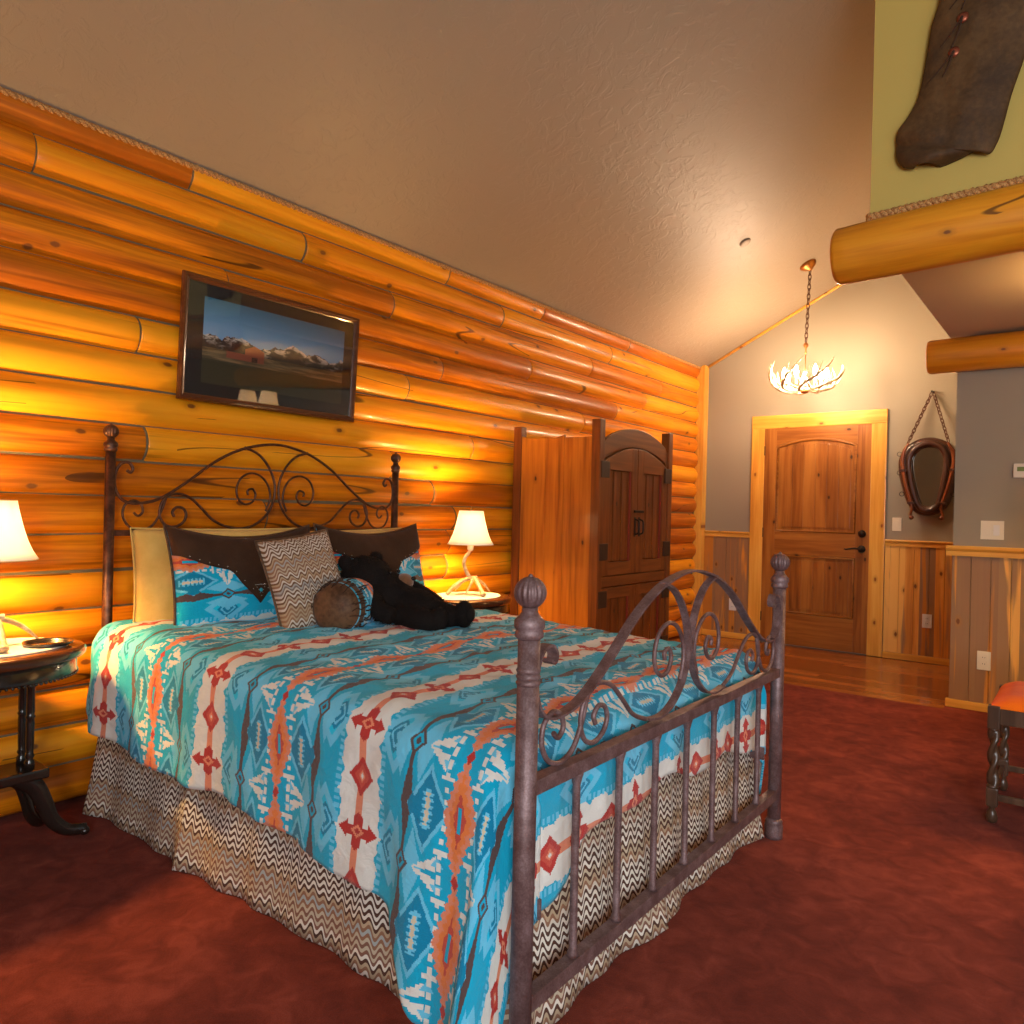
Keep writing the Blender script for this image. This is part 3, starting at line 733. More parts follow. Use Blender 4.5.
def scroll(nm, x, y0, y1, pts, M, f, z_map, flat):
    W = (y1 - y0) / 2; cy = (y0 + y1) / 2
    for sgn in ((-1, 1) if nm != 'top_band' else (0,)):
        b = nbm()
        if sgn == 0:
            L = [(x, y0 + s * W / W2, z_map(z)) for s, z in pts]; R = [(x, y1 - s * W / W2, z_map(z)) for s, z in pts[::-1]]
            P = L + R[1:]
        else:
            P = [(x, cy + sgn * (W - s * W / W2), z_map(z)) for s, z in pts]
        P = catmull(P, 7)
        if flat: ribbon(b, P, flat, .006, (1, 0, 0))
        else: tube(b, P, f, 7)
        obj(nm, b, M, bed)
for (x, y0, y1, M, zm, fl, rr) in ((XH, HY0, HY1, M_IRONHEAD, lambda z: z, None, .0052), (XF, FY0, FY1, M_IRON, lambda z: .640 + (z - 1.080) * .985, .028, .0062)):
    fl2 = .022 if fl else None
    scroll('top_band', x, y0, y1, main, M, .0065, zm, fl)
    scroll('scroll_band', x, y0, y1, Scv, M, .0060, zm, None if not fl else None) if not fl else scroll('scroll_band', x, y0, y1, Scv[:9], M, .006, zm, fl2)
    if fl: scroll('thin_scroll', x, y0, y1, Scv[8:], M, rr, zm, None)
    scroll('corner_scroll', x, y0, y1, Lsc, M, rr, zm, None)
    scroll('centre_scroll', x, y0, y1, Csc, M, rr, zm, None)
for y in (HY0, HY1): post(XH, y, 1.512, M_IRONHEAD, .019, fin=.027)
for y in (FY0, FY1): post(XF, y, 1.078, M_IRON, .0235, fin=.0335)
b = nbm(); box(b, (XH - .008, HY0, 1.062), (XH + .008, HY1, 1.085), .002); obj('headboard_rail', b, M_IRONHEAD, bed)
b = nbm(); box(b, (XH - .008, HY0, .30), (XH + .008, HY1, .335), .002); obj('headboard_rail', b, M_IRONHEAD, bed)
b = nbm(); box(b, (XF - .016, FY0, .604), (XF + .016, FY1, .636), .002); obj('footboard_rail', b, M_IRON, bed)
b = nbm(); box(b, (XF - .016, FY0, .148), (XF + .016, FY1, .182), .002); obj('footboard_rail', b, M_IRON, bed)
for i in range(7):
    y = FY0 + (i + 1) * (FY1 - FY0) / 8
    b = nbm(); lathe(b, [(.013, .182), (.0135, .190), (.0095, .200), (.0092, .39), (.0092, .575), (.013, .592), (.0155, .600), (.0155, .6045)], (XF, y, 0), 12)
    obj('baluster', b, M_IRON, bed)
for y in (1.343, 2.757):
    b = nbm(); box(b, (XH, y - .004, .300), (XF - .02, y + .004, .345), .001); obj('side_rail', b, M_IRON, bed)
b = nbm()
for (y, z) in ((FY0, .868), (FY0, .855), (FY0, .842)): lathe(b, [(.0240, z - .005), (.0265, z), (.0240, z + .005)], (XF, y, 0), 20, cap=False)
obj('collar_ring', b, M_IRON, bed)
# mattress and box spring
b = nbm(); box(b, (-3.0, 1.36, .352), (-1.04, 2.74, .645), .05, seg=4)
o = obj('mattress', b, M_DOILY, loc=(-2.0, 2.05, .352)); tag(o, 'thick mattress lying under the turquoise blanket', 'mattress')
# ---------------------------------------------------------------- bed skirt
def ztop_skirt(): return .345
def skirt_pts():
    """plan outline: near side (head to foot), foot end, far side"""
    P = []
    n = 330
    for i in range(n + 1):
        x = -3.02 + (2.0) * i / n; P.append((x, 1.318, 0, -1))
    for i in range(1, 250):
        y = 1.318 + (2.79 - 1.318) * i / 250; P.append((-1.012, y, 1, 0))
    for i in range(200):
        x = -1.02 - 1.98 * i / 200; P.append((x, 2.79, 0, 1))
    return P
def skirt_part(P, s0, name='skirt_panel'):
    b = nbm(); uv = uvlay(b); NV = 14; cols = []; s = s0; prev = None
    for i, (x, y, nx, ny) in enumerate(P):
        if prev: s += math.hypot(x - prev[0], y - prev[1])
        prev = (x, y); col = []
        e = min(i, len(P) - 1 - i) * .006
        for j in range(NV + 1):
            t = j / NV; z = .47 * (1 - t) + .004 * t
            f = (.006 * math.sin(s * 30 + 2 * mnoise.noise((s * 3, 0, 0))) + .014 * mnoise.noise((s * 4, t, 1))) * (.15 + t) + .030 * t + .04 * t * t * math.exp(-e * 12)
            f = max(f, -.004)
            col.append((b.verts.new((x + nx * f, y + ny * f, z)), s * 1.1 + .01 * t, z))
        cols.append(col)
    for A, B in zip(cols, cols[1:]):
        for j in range(NV):
            q = (A[j], B[j], B[j + 1], A[j + 1]); f = b.faces.new([k[0] for k in q]); f.smooth = True
            for l, k in zip(f.loops, q): l[uv].uv = (k[1], k[2])
    return b
skirt = thing('bed_skirt', 'brown and cream zigzag bed skirt hanging to the carpet around the bed', 'bed skirt', (-2.0, 2.05, 0))
SP = skirt_pts(); cuts = [0, 112, 331, 331 + 112, 331 + 249, len(SP)]
for a, c in zip(cuts, cuts[1:]):
    o = obj('skirt_panel', skirt_part(SP[a:c + (2 if c < len(SP) else 0)], a * .006), M_ZIG, skirt, recalc=False)
    md = o.modifiers.new('thick', 'SOLIDIFY'); md.thickness = .003; md.offset = 0
# ---------------------------------------------------------------- blanket
CY = 2.05; HW = .700; LA = -1.055; RC = .085
def bl_top(a): return .728 - .055 * max(0, (a + 2.9) / 1.9) + .0
def bl_point(a, v):
    sgn = -1 if v < 0 else 1
    HWs = HW + (.022 if v > 0 else 0)
    ox = max(0, a - LA); oy = max(0, abs(v) - HWs); r = math.hypot(ox, oy)
    zt = bl_top(min(a, LA))
    x = min(a, LA); y = CY + sgn * min(abs(v), HWs)
    # quilted swells on the top
    sw = .013 * mnoise.noise((a * 3.2, v * 3.2, 0)) + .011 * mnoise.noise((a * 8, v * 7, 4)) + .009 * abs(mnoise.noise((a * 15 + v * 6, v * 11, 7)))
    crown = .018 * (1 - (min(abs(v), HW) / HW) ** 2)
    if r < 1e-9: return Vector((x, y, zt + sw + crown))
    dx, dy = ox / r, oy / r * sgn
    th = r / RC
    if th < PI / 2: out, dn = RC * math.sin(th), RC * (1 - math.cos(th))
    else: out, dn = RC, RC + r - RC * PI / 2
    ang = math.atan2(ox, oy)
    t = x + .45 * ang if oy > 0 else min(abs(v), HW) * sgn * -1.0 + 9
    if oy > 0 and ox > 0: t = x + .30 * ang
    k = max(0, dn - .05) / .4
    lim = .014 if (oy == 0) else .022
    w = math.sin(t * 19 + 1.5 * mnoise.noise((t * 1.7, 3, 0))) * .6 + mnoise.noise((t * 7, dn * 2.5, 2)) * 1.1
    corner = 4 * dx * abs(dy)
    # two big folds fanning out from the foot corner
    fold = corner * .5 * math.sin(ang * 9 + .6) * .05 * k
    flare = (.006 if oy == 0 else .020) * k
    flare += .045 * k * (max(0, min(1, (a + 1.5) / .45)) if v < 0 and oy > 0 else 0)
    flare += .035 * k * (1 if v > 0 and oy > 0 and a > -1.6 else 0)
    off = out + w * lim * k + fold + flare + (.007 * mnoise.noise((a * 6, v * 6, dn * 5)) + .006 * mnoise.noise((a * 15, v * 9, 3)) + .004 * abs(mnoise.noise((a * 26, v * 20, 8)))) * min(1, th)
    if dx > .5: off = min(off, RC + .022 + (.03 if corner > 1.2 else 0) * 0)
    return Vector((x + dx * off, y + dy * off, zt - dn + sw * (1 - min(1, th)) + crown * 0))
A0 = -3.0
def over_near(a): 
    t = max(0, min(1, (a + 1.33) / .17)); return .455 + .012 * math.sin(a * 7) + .03 * max(0, min(1, (a + 1.7) / .4)) + .20 * t * t * (3 - 2 * t)
def over_far(a): return .46
def over_foot(v):
    t = (v + HW) / (2 * HW); return .318 + .018 * math.sin(t * 23) + .02 * math.sin(t * 9 + 1) + .10 * max(0, (t - .80) / .2) ** 2 * (1 if t > .8 else 0) + .09 * max(0, (.16 - t) / .16)
def blk(u, w):
    # u 0..1 head to foot hem; w 0..1 near hem to far hem
    a0 = A0 + (LA - A0) * min(1, u / .84)
    k = 0 if u < .84 else (u - .84) / .16
    vn = -(HW + over_near(a0)); vf = HW + over_far(a0)
    v = vn + (vf - vn) * w
    a = a0 + k * over_foot(max(-HW, min(HW, v)))
    return a, v
b = nbm()
grid(b, 190, 210, lambda u, w: bl_point(*blk(u, w)), lambda u, w: (blk(u, w)[0] + 1.44, blk(u, w)[1] + .10))
o = obj('blanket', b, M_BLANKET, loc=(-2.0, 2.05, .70)); md = o.modifiers.new('thick', 'SOLIDIFY'); md.thickness = .008; md.offset = -1
tag(o, 'turquoise, red and white southwestern blanket spread over the bed', 'blanket')
# ---------------------------------------------------------------- pillows
def pil_h(x, y, w, h, th, pinch=.06):
    u = min(1, abs(2 * x / w)); v = min(1, abs(2 * y / h))
    return th * max(0, (1 - u ** 3.2)) ** .5 * max(0, (1 - v ** 3.2)) ** .5
def pil_xy(u, v, w, h, pinch):
    x = (u - .5) * w; y = (v - .5) * h; a = abs(2 * u - 1); c = abs(2 * v - 1)
    return x * (1 - pinch * (1 - c ** 2) ), y * (1 - pinch * (1 - a ** 2))
def pillow_bm(w, h, th, pinch=.06, uvf=None, seed=0, n=36, sag=0.0):
    b = nbm()
    for s in (1, -1):
        def fn(u, v, s=s):
            x0, y0 = (u - .5) * w, (v - .5) * h; x, y = pil_xy(u, v, w, h, pinch)
            z = pil_h(x0, y0, w, h, th); e = z / th
            z = z * s + e * (.016 * mnoise.noise((x * 7, y * 5, seed)) + .009 * mnoise.noise((x * 20, y * 16, seed + 5)))
            return Vector((x, y - sag * (1 - (2 * u - 1) ** 2) * max(0, v - .5) * 2 * h, z))
        grid(b, n, n, fn, uvf or (lambda u, v: ((u - .5) * w, (v - .5) * h)))
    bmesh.ops.remove_doubles(b, verts=b.verts[:], dist=1e-5)
    return b
def frame_mat(c, xdir, ydir):
    """columns: pillow's width direction, height direction, face normal"""
    X = Vector(xdir).normalized(); Y = Vector(ydir); Y = (Y - X * Y.dot(X)).normalized(); Z = X.cross(Y)
    return Matrix(((X.x, Y.x, Z.x, c[0]), (X.y, Y.y, Z.y, c[1]), (X.z, Y.z, Z.z, c[2]), (0, 0, 0, 1)))
def place(b, M): b.transform(M); return b
def lean(c, yaw=0.0, tilt=.25, roll=0.0):
    """face looks along +x, top leans back towards the headboard"""
    X = Vector((math.sin(yaw), math.cos(yaw), math.sin(roll) * 1.0)); N = Vector((math.cos(yaw), -math.sin(yaw), 0))
    Y = Vector((0, 0, 1)) * math.cos(tilt) - N * math.sin(tilt)
    return frame_mat(c, X, Y)
for (c, yaw, roll, lab) in (((-2.905, 1.735, .895), .17, .0, 'golden tan pillow standing behind the left brown-flapped pillow'), ((-2.905, 2.46, .885), -.03, .02, 'golden tan pillow mostly hidden behind the right brown-flapped pillow')):
    M = lean(c, yaw, .16, roll); b = place(pillow_bm(.70, .40, .052, .03, seed=c[1]), M)
    t = thing('pillow', lab, 'pillow', (c[0], c[1], .70), group='tan pillows against the headboard')
    obj('pillow_body', b, M_TAN, t)
    b = nbm(); M2 = M
    L = [M2 @ Vector((*pil_xy(u, v, .705, .405, .03), 0)) for u, v in [(i / 20, 0) for i in range(20)] + [(1, i / 20) for i in range(20)] + [(1 - i / 20, 1) for i in range(20)] + [(0, 1 - i / 20) for i in range(20)]]
    tube(b, L, .004, 6, closed=True); obj('piping', b, M_TAN, t)
def sham(c, yaw, tilt, roll, lab, w=.66, h=.42):
    th = .075; M = lean(c, yaw, tilt, roll)
    t = thing('pillow', lab, 'pillow', (c[0], c[1], .72), group='southwestern pillows with brown flaps')
    b = place(pillow_bm(w, h, th, .05, uvf=lambda u, v: ((v - .5) * h * 1.15 + .27, (u - .5) * w), seed=c[1] * 3, sag=.10), M)
    obj('pillow_body', b, M_BLANKET, t)
    b = nbm()
    def edge(u):   # lower edge of the flap: scallop with a central point
        a = abs(2 * u - 1); return .54 - .36 * max(0, 1 - a * 2.6) ** 1.1 + .16 * max(0, a - .25) / .75 - .03 * math.sin(a * PI * 1.2)
    def fn(u, v):
        vv = edge(u) + (1.0 - edge(u)) * v; x0, y0 = (u - .5) * w, (vv - .5) * h
        x, y = pil_xy(u, vv, w, h, .05); z = pil_h(x0, y0, w, h, th); e = z / th
        z = z + e * (.010 * mnoise.noise((x * 7, y * 7, c[1] * 3)) + .005 * mnoise.noise((x * 20, y * 16, c[1] * 3 + 5))) + .007
        return M @ Vector((x, y - .10 * (1 - (2 * u - 1) ** 2) * max(0, vv - .5) * 2 * h, z))
    grid(b, 40, 16, fn); fo = obj('pillow_flap', b, M_LEATH, t)
    md = fo.modifiers.new('thick', 'SOLIDIFY'); md.thickness = .005; md.offset = 1
    for i in range(17):
        u = .07 + .86 * i / 16
        if abs(u - .5) < .05: continue
        b = nbm(); p = fn(u, .07); ball(b, p + (M.to_3x3() @ Vector((0, 0, .005))), .0034, 1, M=M.to_3x3().to_4x4(), s=(1, 1, .5)); obj('stud', b, M_CHROME, fo)
    b = nbm(); cc = fn(.5, .16) + M.to_3x3() @ Vector((0, 0, .007))
    ball(b, cc, .008, 2, M=M.to_3x3().to_4x4(), s=(1, 1, .4)); o = obj('turquoise_stone', b, M_STONE, fo)
    b = nbm()
    for k in range(16):
        q = k / 4; s = int(q); f = q - s; cs = [(0, 1), (1, 0), (0, -1), (-1, 0)]; p = Vector((cs[s][0] * (1 - f) + cs[(s + 1) % 4][0] * f, cs[s][1] * (1 - f) + cs[(s + 1) % 4][1] * f, 0)) * .024
        ball(b, fn(.5 + p.x / w, .16 + p.y / (h * (1 - edge(.5)))) + M.to_3x3() @ Vector((0, 0, .006)), .0028, 1)
    obj('stud_diamond', b, M_CHROME, fo)
    b = nbm(); L = [M @ Vector((*pil_xy(u, v, w + .006, h + .006, .05), 0)) - Vector((0, 0, .10 * (1 - (2 * u - 1) ** 2) * max(0, v - .5) * 2 * h)) for u, v in [(i / 24, 0) for i in range(24)] + [(1, i / 20) for i in range(20)] + [(1 - i / 24, 1) for i in range(24)] + [(0, 1 - i / 20) for i in range(20)]]
    tube(b, L, .005, 6, closed=True); obj('piping', b, M_LEATHL, t)
M_STONE = Mat('turquoise stone', rough=.3, base=(.02, .35, .45))
sham((-2.775, 1.775, .905), .02, .24, 0, 'left southwestern pillow with studded brown suede flap')
sham((-2.775, 2.47, .91), -.02, .24, .0, 'right southwestern pillow with brown flap, behind the black bear')
# zigzag cushion
t = thing('cushion', 'square brown and cream zigzag cushion leaning between the two flapped pillows', 'cushion', (-2.5, 1.83, .72))
CM = frame_mat((-2.475, 1.845, .893), (.12, .92, .14), (-.44, -.34, 1))
b = place(pillow_bm(.31, .40, .075, .05, seed=9), CM); obj('cushion_body', b, M_ZIGC, t)
b = nbm(); L = [CM @ Vector((*pil_xy(u, v, .314, .404, .05), 0)) for u, v in [(i / 20, 0) for i in range(20)] + [(1, i / 20) for i in range(20)] + [(1 - i / 20, 1) for i in range(20)] + [(0, 1 - i / 20) for i in range(20)]]
tube(b, L, .005, 6, closed=True); obj('piping', b, M_LEATHL, t)
# bolster with hide end
t = thing('bolster', 'short round bolster with fringed brown hide end, against the bear', 'bolster cushion', (-2.37, 1.95, .72))
ax = Vector((-.42, .90, .0)).normalized(); sd = Vector((0, 0, 1)).cross(ax).normalized(); upv = ax.cross(sd)
BC = Vector((-2.30, 1.855, .806)); BM = Matrix(((sd.x, upv.x, ax.x, BC.x), (sd.y, upv.y, ax.y, BC.y), (sd.z, upv.z, ax.z, BC.z), (0, 0, 0, 1)))
BR = .100
b = nbm(); uvl = uvlay(b)
grid(b, 40, 14, lambda u, v: BM @ Vector(((BR + .006 * math.sin(v * PI)) * math.cos(2 * PI * u), (BR + .006 * math.sin(v * PI)) * math.sin(2 * PI * u), .0 + .22 * v)), lambda u, v: (v * .33 + .12, u * .68), closed_u=True)
obj('bolster_body', b, M_BLANKET, t)
b = nbm(); lathe(b, [(.001, -.050), (.03, -.048), (.06, -.040), (.082, -.026), (.097, -.006), (.103, .02), (.104, .06)], None, 40, M=BM, cap=False)
obj('hide_end', b, M_LEATHL, t)
b = nbm(); rg = random.Random(3)
for k in range(58):
    a = 2 * PI * k / 58 + rg.uniform(-.05, .05); r = .1055; L = rg.uniform(.05, .095); back = rg.random() < .35
    P = [BM @ Vector((r * math.cos(a), r * math.sin(a), .05))]
    d = -1 if not back else 1
    for j in range(1, 5):
        q = j / 4; P.append(BM @ Vector(((r + .004 - (.30 * L * q * q if d < 0 else 0)) * math.cos(a + rg.uniform(-.02, .02) * j), (r + .004 - (.30 * L * q * q if d < 0 else 0)) * math.sin(a + rg.uniform(-.03, .03) * j), .05 + d * L * q)))
    tube(b, P, [.0035, .003, .002], 5)
o = obj('hide_fringe', b, M_LEATH, t); o['kind'] = 'stuff'
# ---------------------------------------------------------------- plush bear
def blob(parts, vox=.008):
    b = nbm()
    for p in parts:
        if p[0] == 'e': ball(b, p[1], 1, 3, p[2], p[3] if len(p) > 3 else None)
        else: tube(b, p[1], p[2], 14, sub=4)
    me = bpy.data.meshes.new('tmp'); b.to_mesh(me); b.free(); o = bpy.data.objects.new('tmp', me); COL.objects.link(o)
    md = o.modifiers.new('r', 'REMESH'); md.mode = 'VOXEL'; md.voxel_size = vox
    md = o.modifiers.new('s', 'SMOOTH'); md.iterations = 4; md.factor = .6
    bpy.context.view_layer.update(); dg = bpy.context.evaluated_depsgraph_get(); m2 = bpy.data.meshes.new_from_object(o.evaluated_get(dg))
    bpy.data.objects.remove(o); return m2
def furry(me, seed, n=9000, ln=.013, w=.0016, grav=(0, 0, -.35)):
    b = nbm(); b.from_mesh(me); b.faces.ensure_lookup_table(); rg = random.Random(seed)
    for f in b.faces: f.smooth = True
    fs = list(b.faces); k = max(1, len(fs) * 1.0 / n)
    tuft = []
    i = 0.0
    while i < len(fs):
        f = fs[int(i)]; c = f.calc_center_median(); nn = f.normal.copy()
        cl = Vector((mnoise.noise(c * 30), mnoise.noise(c * 30 + Vector((9, 0, 0))), mnoise.noise(c * 30 + Vector((0, 9, 0)))))
        d = (nn + Vector(grav) + cl * .9 + Vector((rg.uniform(-.35, .35), rg.uniform(-.35, .35), rg.uniform(-.35, .35)))).normalized()
        s = d.cross(nn).normalized() if d.cross(nn).length > 1e-3 else nn.orthogonal()
        tuft.append((c - nn * .002, d, s, ln * rg.uniform(.6, 1.2))); i += k
    for c, d, s, L in tuft:
        b.faces.new((b.verts.new(c - s * w), b.verts.new(c + s * w), b.verts.new(c + d * L)))
    return b
bear = thing('plush_bear', 'black plush bear slumped on the bed against the right pillow', 'stuffed toy', (-2.31, 2.2, .71))
BO = Vector((.09, -.085, -.016))
def bo(*p): return tuple(Vector(p) + BO)
HC = Vector(bo(-2.50, 2.185, .915))
body = [('e', bo(-2.43, 2.24, .825), (.130, .120, .110)), ('e', bo(-2.33, 2.285, .800), (.130, .115, .085)), ('e', tuple(HC), (.112, .108, .096)),
        ('t', [bo(-2.50, 2.20, .90), bo(-2.45, 2.23, .84)], [.085, .095]),
        ('t', [bo(-2.32, 2.33, .790), bo(-2.20, 2.34, .775), bo(-2.13, 2.35, .770)], [.068, .056, .048]), ('e', bo(-2.10, 2.36, .790), (.038, .042, .058)),
        ('t', [bo(-2.30, 2.22, .780), bo(-2.20, 2.21, .768), bo(-2.15, 2.23, .764)], [.066, .052, .044]), ('e', bo(-2.125, 2.24, .778), (.036, .038, .050)),
        ('t', [bo(-2.42, 2.14, .86), bo(-2.33, 2.10, .81), bo(-2.26, 2.12, .785)], [.045, .038, .036]), ('t', [bo(-2.44, 2.34, .88), bo(-2.36, 2.41, .83), bo(-2.27, 2.41, .785)], [.045, .038, .036]),
        ('e', bo(-2.53, 2.095, .985), (.034, .026, .032)), ('e', bo(-2.53, 2.265, .995), (.034, .026, .032)), ('e', bo(-2.415, 2.26, .905), (.050, .046, .040))]
obj('bear_body', furry(blob(body), 1), M_FUR, bear, recalc=False)
b = nbm(); ball(b, bo(-2.375, 2.285, .905), 1, 3, (.040, .040, .036)); obj('muzzle', b, M_MUZZ, bear)
b = nbm(); ball(b, bo(-2.340, 2.305, .920), 1, 2, (.010, .014, .009)); obj('nose', b, M_NOSE, bear)
for e in (bo(-2.395, 2.225, .945), bo(-2.425, 2.300, .945)):
    b = nbm(); ball(b, e, .008, 2); obj('eye', b, M_NOSE, bear)
b = nbm(); ball(b, bo(-2.067, 2.362, .792), 1, 2, (.012, .026, .034)); obj('paw_pad', b, M_FUR, bear)
# ---------------------------------------------------------------- nightstands
def nightstand(c, label, rz=0.0):
    t = thing('nightstand', label, 'nightstand', (c[0], c[1], 0), rz, group='oval dark nightstands beside the bed')
    RX, RY = .245, .305; q = (RX / RY, 1); R = RY
    b = nbm(); lathe(b, [(.22, .664), (R - .006, .664), (R, .670), (R + .003, .680), (R, .692), (R - .01, .698), (R - .03, .700), (.001, .700)], (0, 0, 0), 72, squash=q); obj('tabletop', b, M_MAHOG, t, local=True)
    b = nbm(); lathe(b, [(R - .035, .606), (R - .028, .608), (R - .022, .615), (R - .026, .622), (R - .026, .662), (R - .03, .664)], (0, 0, 0), 72, squash=q)
    obj('apron', b, M_EBON, t, local=True)
    b = nbm()
    for k in range(100):
        a = 2 * PI * k / 100; ball(b, ((R - .026) * q[0] * math.cos(a), (R - .026) * math.sin(a), .607), .0060, 1)
    o = obj('beaded_edge', b, M_EBON, t, local=True); o['kind'] = 'stuff'
    for x, y in ((-.035, .135), (.035, .135), (-.035, -.135), (.035, -.135)):
        b = nbm(); lathe(b, [(.016, .285), (.016, .31), (.010, .318), (.015, .328), (.011, .338), (.0125, .36), (.0135, .44), (.012, .455), (.016, .462), (.012, .469), (.0135, .48), (.0125, .56), (.016, .566), (.012, .572), (.016, .62)], (x, y, 0), 16); obj('column', b, M_EBON, t, local=True)
    b = nbm(); box(b, (-.075, -.185, .250), (.075, .185, .286), .008); obj('lower_platform', b, M_EBON, t, local=True)
    for s, a in ((1, 1.38), (1, 2.25), (-1, 1.38), (-1, 2.25)):
        d = Vector((math.cos(a), s * math.sin(a), 0)); o0 = Vector((0, s * .075, 0)); P = [o0 + d * r + Vector((0, 0, z)) for r, z in ((.04, .250), (.085, .215), (.115, .150), (.140, .085), (.185, .040), (.245, .028))]
        b = nbm(); sweep(b, catmull(P, 5), lambda i, n: [(.016 * math.cos(q_), (.034 - .016 * i / n) * math.sin(q_)) for q_ in [2 * PI * j / 10 for j in range(10)]], up=(-d.y, d.x, 0))
        for v in b.verts: v.co.z = max(v.co.z, .012)
        ball(b, o0 + d * .240 + Vector((0, 0, .022)), .018, 2, (1.2, 1, .9))
        for v in b.verts: v.co.z = max(v.co.z, 0)
        obj('leg', b, M_EBON, t, local=True)
    return t
n1 = nightstand((-2.865, .862), 'oval dark wood nightstand left of the bed, cut by the left frame edge')
n2 = dup(n1, (-2.845, 3.225, 0), .0, 'oval dark wood nightstand between the bed and the old wardrobe')
def mat_disc(c, label):
    b = nbm(); lathe(b, [(.232, 0), (.235, .002), (.232, .004), (.215, .0045), (.001, .0045)], c, 48, squash=(.78, 1)); o = obj('table_mat', b, M_DOILY, loc=c); tag(o, label, 'table mat', 'white oval mats under the lamps'); return o
mat_disc((-2.865, .880, .7005), 'white oval mat under the lamp on the left nightstand')
mat_disc((-2.845, 3.225, .7005), 'white oval mat under the lamp beside the wardrobe')
# coaster
t = thing('coaster', 'small round dish with dark rim on the left nightstand', 'coaster', (-2.80, 1.035, .705))
b = nbm(); lathe(b, [(.066, 0), (.074, .004), (.076, .012), (.071, .012), (.066, .005)], (-2.80, 1.035, .7055), 40, cap=False); obj('rim', b, M_EBON, t)
b = nbm(); lathe(b, [(.001, .002), (.066, .002), (.068, .005), (.001, .005)], (-2.80, 1.035, .7055), 40); obj('dish', b, M_MIRROR, t)
# ---------------------------------------------------------------- antler lamps
def lamp(c, label, rz=0.0, power=30):
    t = thing('table_lamp', label, 'lamp', c, rz, group='antler table lamps with cream shades')
    L = dict(local=True)
    # main antler: foot with burr on one side, beam sweeping up then along to the tines
    def ant(P, R): b = nbm(); tube(b, P, R, 9, sub=6); ball(b, P[0], R[0] * 1.25, 2, (1, 1, .8)); return b
    Zs = Matrix
    obj('antler', ant([(.125, -.075, .014), (.085, -.045, .055), (.04, -.01, .088), (0, .01, .095), (-.05, .03, .078), (-.105, .06, .035), (-.135, .08, .006)], [.014, .0125, .012, .0115, .010, .007, .003]), M_BONE, t, **L)
    obj('antler', ant([(-.075, -.125, .012), (-.05, -.08, .055), (-.015, -.03, .086), (.02, .02, .092), (.05, .08, .06), (.07, .13, .008)], [.011, .011, .011, .010, .008, .003]), M_BONE, t, **L)
    obj('antler', ant([(-.135, -.02, .006), (-.10, -.01, .045), (-.05, 0, .076), (0, .005, .094), (.03, .03, .10)], [.005, .008, .010, .011, .008]), M_BONE, t, **L)
    b = nbm(); tube(b, [(-.03, -.03, .085), (-.06, -.07, .05), (-.075, -.10, .006)], [.009, .007, .003], 8, sub=4); tube(b, [(.03, -.02, .088), (.03, -.06, .05), (.015, -.09, .006)], [.009, .006, .003], 8, sub=4); obj('antler_tine', b, M_BONE, t, **L)
    b = nbm(); tube(b, [(0, .005, .09), (-.022, 0, .13), (-.038, -.005, .175), (-.028, -.008, .215), (-.005, -.004, .245), (0, 0, .262)], [.013, .0115, .0105, .010, .0095, .009], 9, sub=6)
    tube(b, [(-.036, 0, .15), (-.05, 0, .17)], [.007, .002], 6); obj('antler_stem', b, M_BONE, t, **L)
    b = nbm(); lathe(b, [(.012, .255), (.018, .262), (.018, .305), (.012, .312)], (0, 0, 0), 16); obj('bulb_socket', b, M_SOCK, t, **L)
    b = nbm(); lathe(b, [(.010, .312), (.014, .370), (.022, .415), (.026, .435), (.026, .450), (.018, .464), (.001, .469)], (0, 0, 0), 12); obj('light_bulb', b, M_BULB, t, **L)
    b = nbm()
    for k in range(3):
        a = k * 2 * PI / 3; tube(b, [(.017 * math.cos(a), .017 * math.sin(a), .318), (.072 * math.cos(a), .072 * math.sin(a), .468)], .0015, 5)
    lathe(b, [(.002, .46), (.006, .468), (.006, .49), (.003, .497), (.005, .505), (.001, .512)], (0, 0, 0), 10); tube(b, [(-.07, 0, .468), (.07, 0, .468)], .0015, 5); obj('shade_harp', b, M_BRASS, t, **L)
    b = nbm(); prof = [(.134, .292), (.118, .318), (.104, .350), (.093, .385), (.084, .420), (.076, .455), (.070, .488)]
    lathe(b, prof, (0, 0, 0), 48, cap=False)
    o = obj('lamp_shade', b, M_SHADE, t, **L); md = o.modifiers.new('thick', 'SOLIDIFY'); md.thickness = .002; md.offset = 0
    for r, z in ((.134, .292), (.070, .488)):
        b = nbm(); tube(b, [(r * math.cos(q), r * math.sin(q), z) for q in [2 * PI * k / 40 for k in range(40)]], .0022, 6, closed=True)
        obj('shade_trim', b, M_SOCK, t, **L)
    return t
def pl(c, e, r, col, name='lamp_light'):
    l = bpy.data.lights.new(name, 'POINT'); l.energy = e; l.shadow_soft_size = r; l.color = col; o = bpy.data.objects.new(name, l); COL.objects.link(o); o.location = c; return o
l1 = lamp((-2.885, .888, .705), 'antler table lamp at the left edge, on the left nightstand', .5)
l2 = dup(l1, (-2.865, 3.285, .705), .25, 'antler table lamp between the bed and the wardrobe')
